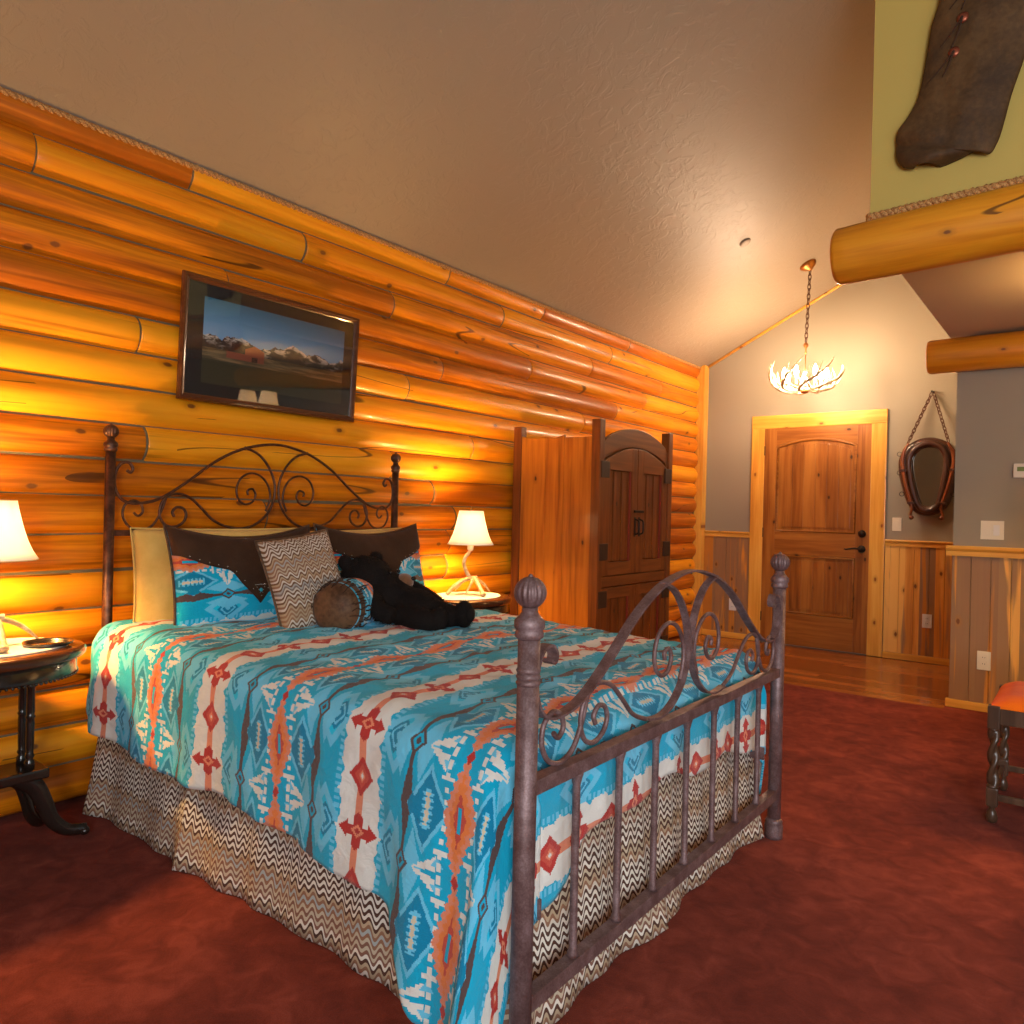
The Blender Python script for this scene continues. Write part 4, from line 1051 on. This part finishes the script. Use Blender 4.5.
# the pair of lamps across the room, seen only in the picture glass
con = thing('chest', 'tall dark chest of drawers under the loft carrying a pair of lamps', 'chest of drawers', (.47, 4.29, 0))
b = nbm(); box(b, (.10, 4.08, .06), (.84, 4.50, 1.45), .006); obj('carcass', b, M_MAHOG, con)
b = nbm(); box(b, (.08, 4.06, 1.45), (.86, 4.52, 1.475), .006); obj('top', b, M_MAHOG, con)
for x in (.13, .81):
    for y in (4.11, 4.47): b = nbm(); box(b, (x - .025, y - .025, 0), (x + .025, y + .025, .06), .004); obj('leg', b, M_EBON, con)
for k in range(5):
    b = nbm(); box(b, (.13, 4.065, .09 + k * .27), (.81, 4.08, .335 + k * .27), .004); dr_ = obj('drawer', b, M_MAHOG, con)
    for x in (.30, .64): b = nbm(); ball(b, (x, 4.052, .2125 + k * .27), .015, 2); obj('knob', b, M_BRASS, dr_)
l3 = dup(l1, (.60, 4.28, 1.476), .2, 'right lamp of the pair reflected in the picture glass')
l4 = dup(l1, (.26, 4.30, 1.476), 1.2, 'left lamp of the pair reflected in the picture glass')
# ---------------------------------------------------------------- framed picture
PY0, PY1, PZ0, PZ1 = 1.628, 2.592, 1.648, 2.194
tl = math.radians(3)
PMt = Matrix.Translation((WX + .012, 0, PZ0)) @ Matrix.Rotation(tl, 4, 'Y') @ Matrix.Translation((0, 0, -PZ0))
pic = thing('framed_picture', 'framed landscape photograph of mountains and red barn hanging above the headboard', 'picture', (WX, (PY0 + PY1) / 2, PZ0))
b = nbm(); fwid = .030
prof = [(0, .0), (.0, .016), (.006, .024), (.014, .024), (.019, .017), (.026, .014), (.030, .010), (.030, 0)]
def frame_bm(y0, y1, z0, z1, prof):
    b = nbm(); rings = []
    for (cy, cz, sy, sz) in ((y0, z0, 1, 1), (y1, z0, -1, 1), (y1, z1, -1, -1), (y0, z1, 1, -1)):
        rings.append([b.verts.new((h, cy + sy * d, cz + sz * d)) for d, h in prof])
    for i in range(4):
        A, B = rings[i], rings[(i + 1) % 4]
        for j in range(len(prof)): b.faces.new((A[j], A[(j + 1) % len(prof)], B[(j + 1) % len(prof)], B[j]))
    return b
M_FRAME = wood('dark walnut frame', 1, 2, (.05, .014, .006), (.10, .030, .010), (.17, .06, .02), rough=.3, coat=.4, knots=0)
b = frame_bm(PY0, PY1, PZ0, PZ1, prof); b.transform(PMt); obj('frame', b, M_FRAME, pic)
M_MATB = Mat('dark mat board', rough=.8, base=(.022, .014, .010))
b = nbm(); box(b, (.001, PY0 + .028, PZ0 + .028), (.005, PY1 - .028, PZ1 - .028)); b.transform(PMt); obj('mat_board', b, M_MATB, pic)
# the photograph: procedural mountains
M_PHOTO = Mat('mountain photograph', rough=.6)
U, V = M_PHOTO.uv(); V = V - .12
p = M_PHOTO
r1 = p.noise(U * 6, 3.3, 0.0, 1, 6, .62) ; r2n = p.noise(U * 2.0, 9.0, 0.0, 1, 2)
ridge = .47 + (r1 - .5) * .34 + (r2n - .5) * .12 + (U - .62).abs() * -.05
sky = p.ramp(V.ss(.45, 1.0), [(0, (.20, .38, .55)), (.5, (.08, .24, .38)), (1, (.03, .13, .18))])
rock = p.noise(U * 14, V * 16, 0.0, 1, 5, .7, .5)
snow = (rock.ss(.46, .58)) * ((V - ridge + .13) / .12).clamp()
mt = p.mix((.030, .024, .018), (.70, .58, .46), snow)
col = p.mix(sky, mt, V < ridge)
fld = p.mix((.09, .06, .025), (.28, .17, .07), p.noise(U * 5, V * 30, 0.0, 1, 3).ss(.4, .65))
col = p.mix(col, fld, V < .30 + (r2n - .5) * .03)
col = p.mix(col, (.05, .038, .014), (V < .17) )
bu = (U - .335).abs(); roof = .42 - bu * .85
col = p.mix(col, (.030, .018, .012), (V < .405) * (V > .33) * (U > .18) * (U < .30))
col = p.mix(col, (.36, .08, .03), (V < roof) * (bu < .065) * (V > .22))
col = p.mix(col, (.28, .065, .03), (V < .30) * (V > .22) * (U > .15) * (U < .40))
col = p.mix(col, (.05, .012, .006), (V < .28) * (V > .22) * (bu < .02))
p.col(col)
b = nbm(); uvl = uvlay(b)
a, c, d, e = PY0 + .105, PY1 - .085, PZ0 + .085, PZ1 - .085
vs = [b.verts.new(q) for q in ((.0062, a, d), (.0062, c, d), (.0062, c, e), (.0062, a, e))]; f = b.faces.new(vs)
for l, q in zip(f.loops, ((0, 0), (1, 0), (1, 1), (0, 1))): l[uvl].uv = q
b.transform(PMt); obj('photograph', b, M_PHOTO, pic, recalc=False)
b = nbm(); box(b, (.0085, PY0 + .027, PZ0 + .027), (.0105, PY1 - .027, PZ1 - .027)); b.transform(PMt); obj('glass', b, M_GLASS, pic)
# ---------------------------------------------------------------- armoire
AX0, AX1, AY0, AY1, AH = -3.095, -2.42, 3.985, 4.985, 1.69
arm = thing('wardrobe', 'tall old rustic wooden wardrobe with arched double doors against log wall', 'wardrobe', ((AX0 + AX1) / 2, (AY0 + AY1) / 2, 0))
ps = .062
for (x, y, h) in ((AX0 + .025, AY0 + .02, 1.765), (AX1 - ps / 2, AY0 + .018, 1.785), (AX0 + .03, AY1 - .03, 1.75), (AX1 - ps / 2, AY1 - .03, 1.785)):
    b = nbm(); box(b, (x - ps / 2, y - ps / 2, 0), (x + ps / 2, y + ps / 2, h), .005); obj('corner_post', b, M_ARM_F, arm)
for y, sgn in ((AY0, 1), (AY1, -1)):
    xs = [AX0 + .055, AX0 + .255, AX0 + .40, AX1 - .055]; ya, yb = (y + .0 * sgn, y + .022 * sgn)
    for k, (a, c) in enumerate(zip(xs, xs[1:])):
        b = nbm(); prism(b, [(a + .001, .05), (c - .001, .05), (c - .001, AH + .012 * math.sin(k * 2.2)), ((a + c) / 2, AH - .012), (a + .001, AH + .010 * math.cos(k * 1.7))], 1, ya, yb, .003); obj('side_board', b, M_ARM, arm)
b = nbm(); box(b, (AX0 + .01, AY0 + .03, .06), (AX0 + .025, AY1 - .03, AH)); obj('back_panel', b, M_ARM_F, arm)
b = nbm(); box(b, (AX0 + .02, AY0 + .02, .10), (AX1 - .03, AY1 - .02, .125)); box(b, (AX0 + .02, AY0 + .02, 1.56), (AX1 - .035, AY1 - .02, 1.58)); obj('shelf', b, M_ARM_H, arm)
fx = AX1
ya, yb = AY0 + .052, AY1 - .062; ym = (ya + yb) / 2
b = nbm(); arcT = [(ya + (yb - ya) * i / 24, 1.60 + .165 * math.sin(PI * (.08 + .84 * i / 24)) ** .75 * (1 if 0 < i < 24 else .6)) for i in range(25)]
arcB = [(y, z - .105 - .02 * math.sin(PI * i / 24)) for i, (y, z) in enumerate(arcT)]
prism(b, arcT + arcB[::-1], 0, fx - .038, fx - .012, .003); obj('arched_cornice', b, M_ARM_H, arm)
def arc_door(y): 
    t = (y - ya) / (yb - ya); return 1.50 + .135 * math.sin(PI * (.06 + .88 * t)) ** 1.0
def fr_door(y0, y1, z0, ztop, nm, arched):
    dr = empty(nm, (fx - .02, y0, z0)); dr.parent = arm; dr.location = (fx - .02 - arm.location.x, y0 - arm.location.y, z0)
    st = .075; x0, x1 = fx - .030, fx - .006
    tp = (lambda y: arc_door(y)) if arched else (lambda y: ztop)
    rail = 1.475 if arched else ztop - .07
    b = nbm()
    for a, c in ((y0, y0 + st), (y1 - st, y1)): prism(b, [(a, z0), (c, z0), (c, tp(c)), (a, tp(a))], 0, x0, x1, .003)
    obj('stile', b, M_ARM_F, dr)
    b = nbm(); box(b, (x0, y0 + st, z0), (x1, y1 - st, z0 + .085), .002); obj('rail', b, M_ARM_H, dr); b = nbm()
    n = 8; pts = [(y0 + st + (y1 - y0 - 2 * st) * i / n, tp(y0 + st + (y1 - y0 - 2 * st) * i / n)) for i in range(n + 1)]
    prism(b, [(y0 + st, rail), (y1 - st, rail)] + pts[::-1], 0, x0, x1, .002); obj('rail', b, M_ARM_H, dr)
    b = nbm(); ns = 5; a, c = y0 + st + .012, y1 - st - .012
    for k in range(ns):
        p0 = a + (c - a) * k / ns; p1 = a + (c - a) * (k + 1) / ns
        box(b, (x0 + .002, p0 + .002, z0 + .090), (x0 + (.013 if k % 2 else .008), p1 - .002, rail - .005), .002)
    obj('beaded_panel', b, M_ARM_F, dr)
    b = nbm()
    for q, s in ((y0 + st + .006, 1), (y1 - st - .006, 1)): box(b, (x0, q - .006, z0 + .085), (x1 - .008, q + .006, rail))
    obj('red_moulding', b, M_ARM_RED, dr)
    return dr
d1 = fr_door(ya + .004, ym - .003, .80, 0, 'upper_door', True); d2 = fr_door(ym + .003, yb - .004, .80, 0, 'upper_door', True)
b = nbm(); box(b, (fx - .036, ya, .728), (fx - .010, yb, .795), .003); box(b, (fx - .036, ya, .02), (fx - .010, yb, .10), .003); obj('cross_rail', b, M_ARM_H, arm)
d3 = fr_door(ya + .004, ym - .003, .105, .722, 'lower_door', False); d4 = fr_door(ym + .003, yb - .004, .105, .722, 'lower_door', False)
for dr, yy, sg in ((d1, ya, 1), (d2, yb, -1), (d3, ya, 1), (d4, yb, -1)):
    for z in ((1.42, .90) if dr in (d1, d2) else (.60, .22)):
        b = nbm(); box(b, (fx - .006, yy - .045 * sg, z), (fx + .004, yy + .055 * sg, z + .105), .003); obj('strap_hinge', b, M_HINGE, dr)
for dr, s in ((d1, -1), (d2, 1)):
    b = nbm(); y = ym + s * .030; tube(b, [(fx - .004, y, 1.06), (fx + .022, y, 1.07), (fx + .026, y, 1.11), (fx + .022, y, 1.15), (fx - .004, y, 1.16)], .0055, 8, sub=3); box(b, (fx - .007, y - .012, 1.045), (fx - .003, y + .012, 1.175), .001); obj('pull_handle', b, M_BLACKIRON, dr)
b = nbm(); box(b, (fx - .005, ym - .05, 1.205), (fx + .006, ym + .075, 1.222), .003); obj('latch_bar', b, M_BLACKIRON, arm)
b = nbm(); sweep(b, [(-3.00, 5.14, .002), (-2.995, 5.075, .75)], [(.02, .008), (-.02, .008), (-.02, -.008), (.02, -.008)], up=(1, 0, 0), smooth=False)
o = obj('leaning_board', b, M_EBON, loc=(-3.0, 5.14, 0)); tag(o, 'thin black board leaning on the far side of the wardrobe', 'board')
b = nbm(); box(b, (fx - .05, ya, 1.40), (fx - .040, yb, 1.66)); obj('head_panel', b, M_ARM_H, arm)
# ---------------------------------------------------------------- chandelier
def chain(b, A, B, link=.045, r=.0032, w=.0110):
    A = Vector(A); B = Vector(B); d = (B - A); L = d.length; n = max(2, int(L / (link * .72))); t = d / L; u = t.orthogonal().normalized(); v = t.cross(u)
    for i in range(n):
        c = A + d * ((i + .5) / n); s = (u if i % 2 else v); h = L / n * .70
        P = [c + t * (h * math.cos(q)) + s * (w * math.sin(q)) for q in [2 * PI * k / 12 for k in range(12)]]
        tube(b, P, r, 6, closed=True)
CX, CYc = -1.905, 6.34; CZ = zc(CX)
ch = thing('chandelier', 'antler chandelier with lit bulbs hanging on a chain near the door', 'chandelier', (CX, CYc, 2.24))
sl = Matrix.Rotation(-math.atan(.5), 4, 'Y')
b = nbm(); lathe(b, [(.012, -.062), (.020, -.050), (.05, -.032), (.062, -.018), (.068, -.004), (.066, 0)], (CX, CYc, CZ - .002), 32, M=sl, flute=lambda a, z: .03 * math.cos(a * 16)); obj('ceiling_rose', b, M_BRASS, ch)
b = nbm(); chain(b, (CX + .02, CYc, CZ - .05), (CX, CYc, 2.645), .055, .0036, .0125); obj('chain', b, M_CHAIN, ch)
b = nbm(); lathe(b, [(.004, 2.55), (.007, 2.56), (.006, 2.60), (.018, 2.615), (.020, 2.63), (.012, 2.645), (.004, 2.65)], (CX, CYc, 0), 16); lathe(b, [(.004, 2.26), (.005, 2.56)], (CX, CYc, 0), 8); obj('centre_stem', b, M_BRASS, ch)
b = nbm(); lathe(b, [(.001, 2.225), (.03, 2.232), (.035, 2.245), (.02, 2.265), (.005, 2.27)], (CX, CYc, 0), 16); obj('bottom_cap', b, M_BRASS, ch)
rg = random.Random(11)
for k in range(7):
    a0 = 2 * PI * k / 7
    def pp(r, a, z): return (CX + r * math.cos(a0 + a), CYc + r * math.sin(a0 + a), z)
    b = nbm()
    tube(b, [pp(.03, 0, 2.262), pp(.12, .15, 2.248), pp(.21, .45, 2.275), pp(.268, .85, 2.335), pp(.292, 1.15, 2.41), pp(.285, 1.35, 2.475 + rg.uniform(-.02, .03))], [.010, .013, .0125, .011, .008, .002], 8, sub=6)
    for r, a, z, h, o_ in ((.215, .47, 2.28, .13, .05), (.262, .80, 2.325, .12, .04), (.14, .2, 2.25, .09, -.02)):
        tube(b, [pp(r, a, z), pp(r + o_ * .6, a + .1, z + h * .5), pp(r + o_ * .5, a + .18, z + h)], [.009, .0065, .0018], 7, sub=4)
    tube(b, [pp(.10, .12, 2.25), pp(.16, -.25, 2.285), pp(.235, -.38, 2.295), pp(.28, -.42, 2.35)], [.010, .009, .007, .002], 7, sub=5)
    obj('antler', b, M_BONE, ch)
    b = nbm(); x, y, z = pp(.165, .1, 2.30); lathe(b, [(.016, 2.275), (.010, 2.285), (.009, 2.345)], (x, y, 0), 12); sk = obj('bulb_socket', b, M_SOCK, ch)
    b = nbm(); lathe(b, [(.007, 2.345), (.014, 2.362), (.018, 2.382), (.014, 2.408), (.005, 2.432), (.001, 2.438)], (x, y, 0), 10); obj('light_bulb', b, M_BULBC, ch)
# ceiling sprinkler cover
b = nbm(); cx, cy = -2.063, 5.355; lathe(b, [(.001, -.012), (.036, -.012), (.042, -.006), (.042, 0)], (cx, cy, zc(cx) - .001), 32, M=sl); o = obj('sprinkler_cover', b, M_CEIL, loc=(cx, cy, zc(cx) - .02)); tag(o, 'small round ceiling-coloured sprinkler cover on the sloped ceiling', 'sprinkler cover')
# ---------------------------------------------------------------- horse collar mirror
YM = 7.06
hcm = thing('collar_mirror', 'horse collar mirror hanging by chains on the wall right of the door', 'mirror', (-1.105, YD, 1.2))
mir = [(-1.10, 1.822), (-1.165, 1.80), (-1.21, 1.745), (-1.222, 1.68), (-1.213, 1.59), (-1.192, 1.49), (-1.165, 1.385), (-1.135, 1.325), (-1.10, 1.310), (-1.062, 1.325), (-1.035, 1.37), (-1.013, 1.48), (-.998, 1.59), (-.988, 1.68), (-.998, 1.745), (-1.035, 1.80)]
ml = catmull([(x, YM, z) for x, z in mir], 4, True)
cm = Vector((-1.105, YM, 1.58))
def off(L, d): 
    out = []
    for i, p in enumerate(L):
        t = (L[(i + 1) % len(L)] - L[i - 1]).normalized(); n = Vector((t.z, 0, -t.x)); n = n if n.dot(p - cm) > 0 else -n; out.append(p + n * d)
    return out
b = nbm(); t_ = [b.verts.new(p + Vector((0, .035, 0))) for p in off(ml, .012)]; b.faces.new(t_); u_ = [b.verts.new(p + Vector((0, .045, 0))) for p in off(ml, .012)]; b.faces.new(u_[::-1])
for i in range(len(t_)): b.faces.new((t_[i], t_[i - 1], u_[i - 1], u_[i]))
obj('mirror_glass', b, M_MIRROR, hcm)
b = nbm(); sweep(b, off(ml, .026), circ(.026, 12), closed=True, up=(0, 1, 0)); obj('inner_roll', b, M_COLLAR, hcm)
b = nbm(); sweep(b, [Vector((p.x, p.y + .025, 1.59 + (p.z - 1.59) * .90)) for p in off(ml, .064)], [(x * .8, y * 1.25) for x, y in circ(.034, 14)], closed=True, up=(0, 1, 0)); obj('leather_collar', b, M_COLLAR, hcm)
for s in (-1, 1):
    H = [(.145, 1.845), (.178, 1.78), (.190, 1.70), (.178, 1.60), (.150, 1.47), (.118, 1.36), (.108, 1.30), (.118, 1.25), (.112, 1.222)]
    b = nbm(); P = [(-1.100 + s * x, YM - .035 + (.01 if z < 1.3 else 0), z) for x, z in H]; tube(b, P, [.010, .014, .015, .015, .014, .013, .011, .010, .010], 10, sub=5); ball(b, P[-1], .019, 2); obj('hame', b, M_HAME, hcm)
    b = nbm(); chain(b, (-1.100 + s * .150, YM - .035, 1.85), (-1.085 + s * .006, YM + .04, 2.275), .045, .0038, .0125); obj('chain', b, M_CHAIN, hcm)
    for z in (1.76, 1.60, 1.42):
        b = nbm(); x = -1.1 + s * (.215 if z > 1.7 else .212 if z > 1.5 else .19); tube(b, [(x + .018 * math.cos(q), YM - .02, z + .018 * math.sin(q)) for q in [2 * PI * k / 14 for k in range(14)]], .0026, 6, closed=True); obj('harness_ring', b, M_BLACKIRON, hcm)
    for z in (1.345, 1.62):
        b = nbm(); x = -1.1 + s * (.115 if z < 1.5 else .185); box(b, (x - .028, YM - .055, z - .010), (x + .028, YM - .018, z + .010), .003); obj('strap', b, M_COLLAR, hcm)
b = nbm(); disc_y(b, -1.085, YD, 2.282, [(.012, 0), (.012, .006), (.005, .01), (.005, .075), (.008, .078), (0, .08)], 12); obj('hook', b, M_BLACKIRON, hcm)
# ---------------------------------------------------------------- switches, outlets, thermostat
def plate(nm, x, z, w, h, y, label, cat, kind, mat):
    t = thing(nm, label, cat, (x, y, z))
    b = nbm(); box(b, (x - w / 2, y - .007, z - h / 2), (x + w / 2, y, z + h / 2), .002); pl_ = obj('cover_plate', b, mat, t)
    if kind == 'switch':
        n = 2 if w > .1 else 1
        for k in range(n):
            xx = x + (k - (n - 1) / 2) * .046
            b = nbm(); box(b, (xx - .0165, y - .0105, z - .033), (xx + .0165, y - .006, z + .033), .002); obj('rocker', b, M_WHITEP if k else mat, t)
    elif kind == 'outlet':
        b = nbm()
        for dz in (-.020, .020):
            box(b, (x - .016, y - .010, z + dz - .014), (x + .016, y - .006, z + dz + .014), .002)
        o_ = obj('socket_face', b, mat, t); b = nbm()
        for dz in (-.020, .020):
            for dx in (-.006, .006): box(b, (x + dx - .0012, y - .0112, z + dz - .003), (x + dx + .0012, y - .0095, z + dz + .005))
        obj('slots', b, M_DARKP, o_)
    return t
yw = YW - .001
plate('light_switch', -.502, 1.148, .125, .118, yw, 'double light switch plate on the grey wall above the wainscot', 'light switch', 'switch', M_IVORY)
plate('light_switch', -1.338, 1.160, .072, .115, YD - .001, 'single light switch plate between the door and the collar mirror', 'light switch', 'switch', M_IVORY)
plate('wall_outlet', -.528, .322, .074, .118, yw - .015, 'outlet on the streaky boards below the double switch', 'outlet', 'outlet', M_IVORY)
plate('wall_outlet', -1.088, .352, .072, .115, YD - .016, 'outlet low on the boards below the collar mirror', 'outlet', 'outlet', M_WHITEP)
plate('wall_outlet', -2.775, .330, .072, .115, YD - .016, 'outlet low on the boards left of the door', 'outlet', 'outlet', M_WHITEP)
th = thing('thermostat', 'small cream thermostat with green display at the right edge', 'thermostat', (-.335, YW, 1.50))
b = nbm(); box(b, (-.398, YW - .026, 1.478), (-.27, YW, 1.566), .005); obj('case', b, M_IVORY, th)
b = nbm(); box(b, (-.378, YW - .028, 1.518), (-.318, YW - .0255, 1.545), .001); obj('display', b, M_LCD, th)
# ---------------------------------------------------------------- hanging hide chaps
chp = thing('leather_chaps', 'brown hide chaps leg hanging on the green wall high at right', 'leather chaps', (-.3, YG, 2.57))
CL = [(-.585, 2.590), (-.622, 2.604), (-.645, 2.640), (-.653, 2.69), (-.646, 2.75), (-.612, 2.798), (-.576, 2.868), (-.553, 2.99), (-.535, 3.12), (-.512, 3.20), (-.49, 3.32), (-.46, 3.50), (-.45, 3.65)]
CR = [(-.50, 2.584), (-.43, 2.592), (-.375, 2.60), (-.335, 2.580), (-.318, 2.600), (-.300, 2.65), (-.269, 2.785), (-.232, 2.906), (-.20, 3.03), (-.17, 3.16), (-.13, 3.32), (-.08, 3.50), (-.05, 3.65)]
b = nbm(); CLc = catmull([(x, 0, z) for x, z in CL], 5); CRc = catmull([(x, 0, z) for x, z in CR], 5); nr = len(CLc) - 1
def chap(u, v):
    i = min(nr, int(round(v * nr))); A, B = CLc[i], CRc[i]; p = A.lerp(B, u)
    bulge = math.sin(PI * u) ** .6 * (.052 - .02 * v) + .018
    n_ = .010 * mnoise.noise((p.x * 7, p.z * 4, 0)) + .006 * mnoise.noise((p.x * 18, p.z * 12, 2)) 
    fold = .022 * math.exp(-((p.z - (2.69 - .32 * (p.x + .64))) / .02) ** 2) * (1 - u)
    return Vector((p.x, YG - .012 - bulge - n_ + fold * .6 + (.035 * max(0, .12 - v) / .12 * u), p.z))
grid(b, 40, nr, chap)
o = obj('chaps_leg', b, M_HIDE, chp); md = o.modifiers.new('thick', 'SOLIDIFY'); md.thickness = .007; md.offset = 0
b = nbm(); P = [chap(u, 0.0) + Vector((0, .004, 0)) for u in (.02, .2, .4, .6, .8, .98)]
grid(b, 24, 6, lambda u, v: Vector((-.625 + .29 * u, YG - .010 - .05 * math.sin(PI * u) * (1 - v) * .5 - .004, 2.606 + .04 * u * (1 - u) + .10 * v))); o = obj('chaps_lining', b, M_LEATH, chp); md = o.modifiers.new('thick', 'SOLIDIFY'); md.thickness = .004
def on_chap(x, z):
    best = min(((chap(u / 30, v / nr)) for u in range(31) for v in range(nr + 1)), key=lambda p: (p.x - x) ** 2 + (p.z - z) ** 2); return best.y - .008
for (x, z, tails) in ((-.426, 3.10, ((-.499, 3.02), (-.462, 3.0))), (-.452, 2.982, ((-.545, 2.898), (-.489, 2.902))), (-.405, 3.23, ((-.47, 3.15), (-.43, 3.13)))):
    y = on_chap(x, z); b = nbm(); disc_y(b, x, y + .004, z, [(.020, 0), (.020, .003), (.013, .007), (.004, .009), (0, .009)], 20); cnc = obj('concho', b, M_COPPER, chp)
    b = nbm()
    for tx, tz in tails: 
        mx, mz = (x + tx) / 2 + .004, (z + tz) / 2; tube(b, [(x, y - .008, z), (mx, on_chap(mx, mz) - .004, mz), (tx, on_chap(tx, tz) - .003, tz)], [.0035, .003, .002], 5, sub=4)
    obj('lace', b, M_LEATH, cnc)
# ---------------------------------------------------------------- barley twist stool
SX0, SX1, SY0, SY1 = -.318, .17, 3.525, 4.025
st = thing('stool', 'dark barley-twist stool with orange seat at the right edge', 'stool', ((SX0 + SX1) / 2, (SY0 + SY1) / 2, 0))
def twist(x, y):
    b = nbm(); box(b, (x - .021, y - .021, .375), (x + .021, y + .021, .468), .004)
    lathe(b, [(.012, .0), (.018, .006), (.021, .022), (.017, .042), (.010, .056), (.015, .062), (.020, .068)], (x, y, 0), 16)
    box(b, (x - .020, y - .020, .066), (x + .020, y + .020, .140), .006)
    lathe(b, [(.019, .138), (.021, .146), (.014, .152)], (x, y, 0), 16); lathe(b, [(.014, .366), (.021, .371), (.019, .378)], (x, y, 0), 16)
    t = bmesh.new(); n = 60; rings = []
    for i in range(n + 1):
        z = .150 + (.370 - .150) * i / n; rings.append([t.verts.new((x + (.0155 + .0062 * math.cos(2 * a - z * 2 * PI / .088)) * math.cos(a), y + (.0155 + .0062 * math.cos(2 * a - z * 2 * PI / .088)) * math.sin(a), z)) for a in [2 * PI * k / 24 for k in range(24)]])
    for A, B in zip(rings, rings[1:]):
        for j in range(24): f = t.faces.new((A[j], A[(j + 1) % 24], B[(j + 1) % 24], B[j])); f.smooth = True
    merge(b, t); return b
sx = (SX0 + .021, SX1 - .021); sy = (SY0 + .021, SY1 - .021)
for x in sx:
    for y in sy: obj('leg', twist(x, y), M_STOOLW, st)
b = nbm()
for y in sy: box(b, (sx[0] + .02, y - .011, .395), (sx[1] - .02, y + .011, .462), .003)
for x in sx: box(b, (x - .011, sy[0] + .02, .395), (x + .011, sy[1] - .02, .462), .003)
obj('seat_rail', b, M_STOOLW, st)
b = nbm()
for y in sy: box(b, (sx[0] + .018, y - .009, .090), (sx[1] - .018, y + .009, .115), .003)
for x in sx: box(b, (x - .009, sy[0] + .018, .090), (x + .009, sy[1] - .018, .115), .003)
obj('stretcher', b, M_STOOLW, st)
b = nbm()
def seat(u, v):
    x = SX0 + .008 + (SX1 - SX0 - .016) * u; y = SY0 + .008 + (SY1 - SY0 - .016) * v; e = (min(1, min(u, 1 - u) * 7) * min(1, min(v, 1 - v) * 7)); e = max(0, e) ** .5
    return Vector((x, y, .466 + .042 * e))
grid(b, 32, 32, seat); box(b, (SX0 + .010, SY0 + .010, .458), (SX1 - .010, SY1 - .010, .467)); obj('seat_cushion', b, M_ORANGE, st)
# ---------------------------------------------------------------- daylight through the window behind, sky outside
w = bpy.data.worlds.new('World'); SC.world = w; w.use_nodes = True; w.node_tree.nodes['Background'].inputs[0].default_value = (.55, .75, 1, 1); w.node_tree.nodes['Background'].inputs[1].default_value = 1.2
def daylight(loc, rot, sx_, sz_, e):
    al = bpy.data.lights.new('window_daylight', 'AREA'); al.shape = 'RECTANGLE'; al.size = sx_; al.size_y = sz_; al.energy = e; al.color = (.90, .95, 1.0)
    ao = bpy.data.objects.new('window_daylight', al); COL.objects.link(ao); ao.location = loc; ao.rotation_euler = rot
daylight(((W0 + W1) / 2, YB - .01, (WZ0 + WZ1) / 2), (PI / 2, 0, 0), W1 - W0 - .1, WZ1 - WZ0 - .1, DAYB)
daylight((XR - .01, (S0 + S1) / 2, (SZ0 + SZ1) / 2), (PI / 2, 0, PI / 2), S1 - S0 - .1, SZ1 - SZ0 - .1, DAYS)
SC.view_settings.view_transform = 'Standard'; SC.view_settings.look = 'None'; SC.view_settings.exposure = EXPO; SC.view_settings.gamma = 1; SC.view_settings.use_curve_mapping = False
SC.cycles.sample_clamp_indirect = 6; SC.cycles.max_bounces = 8
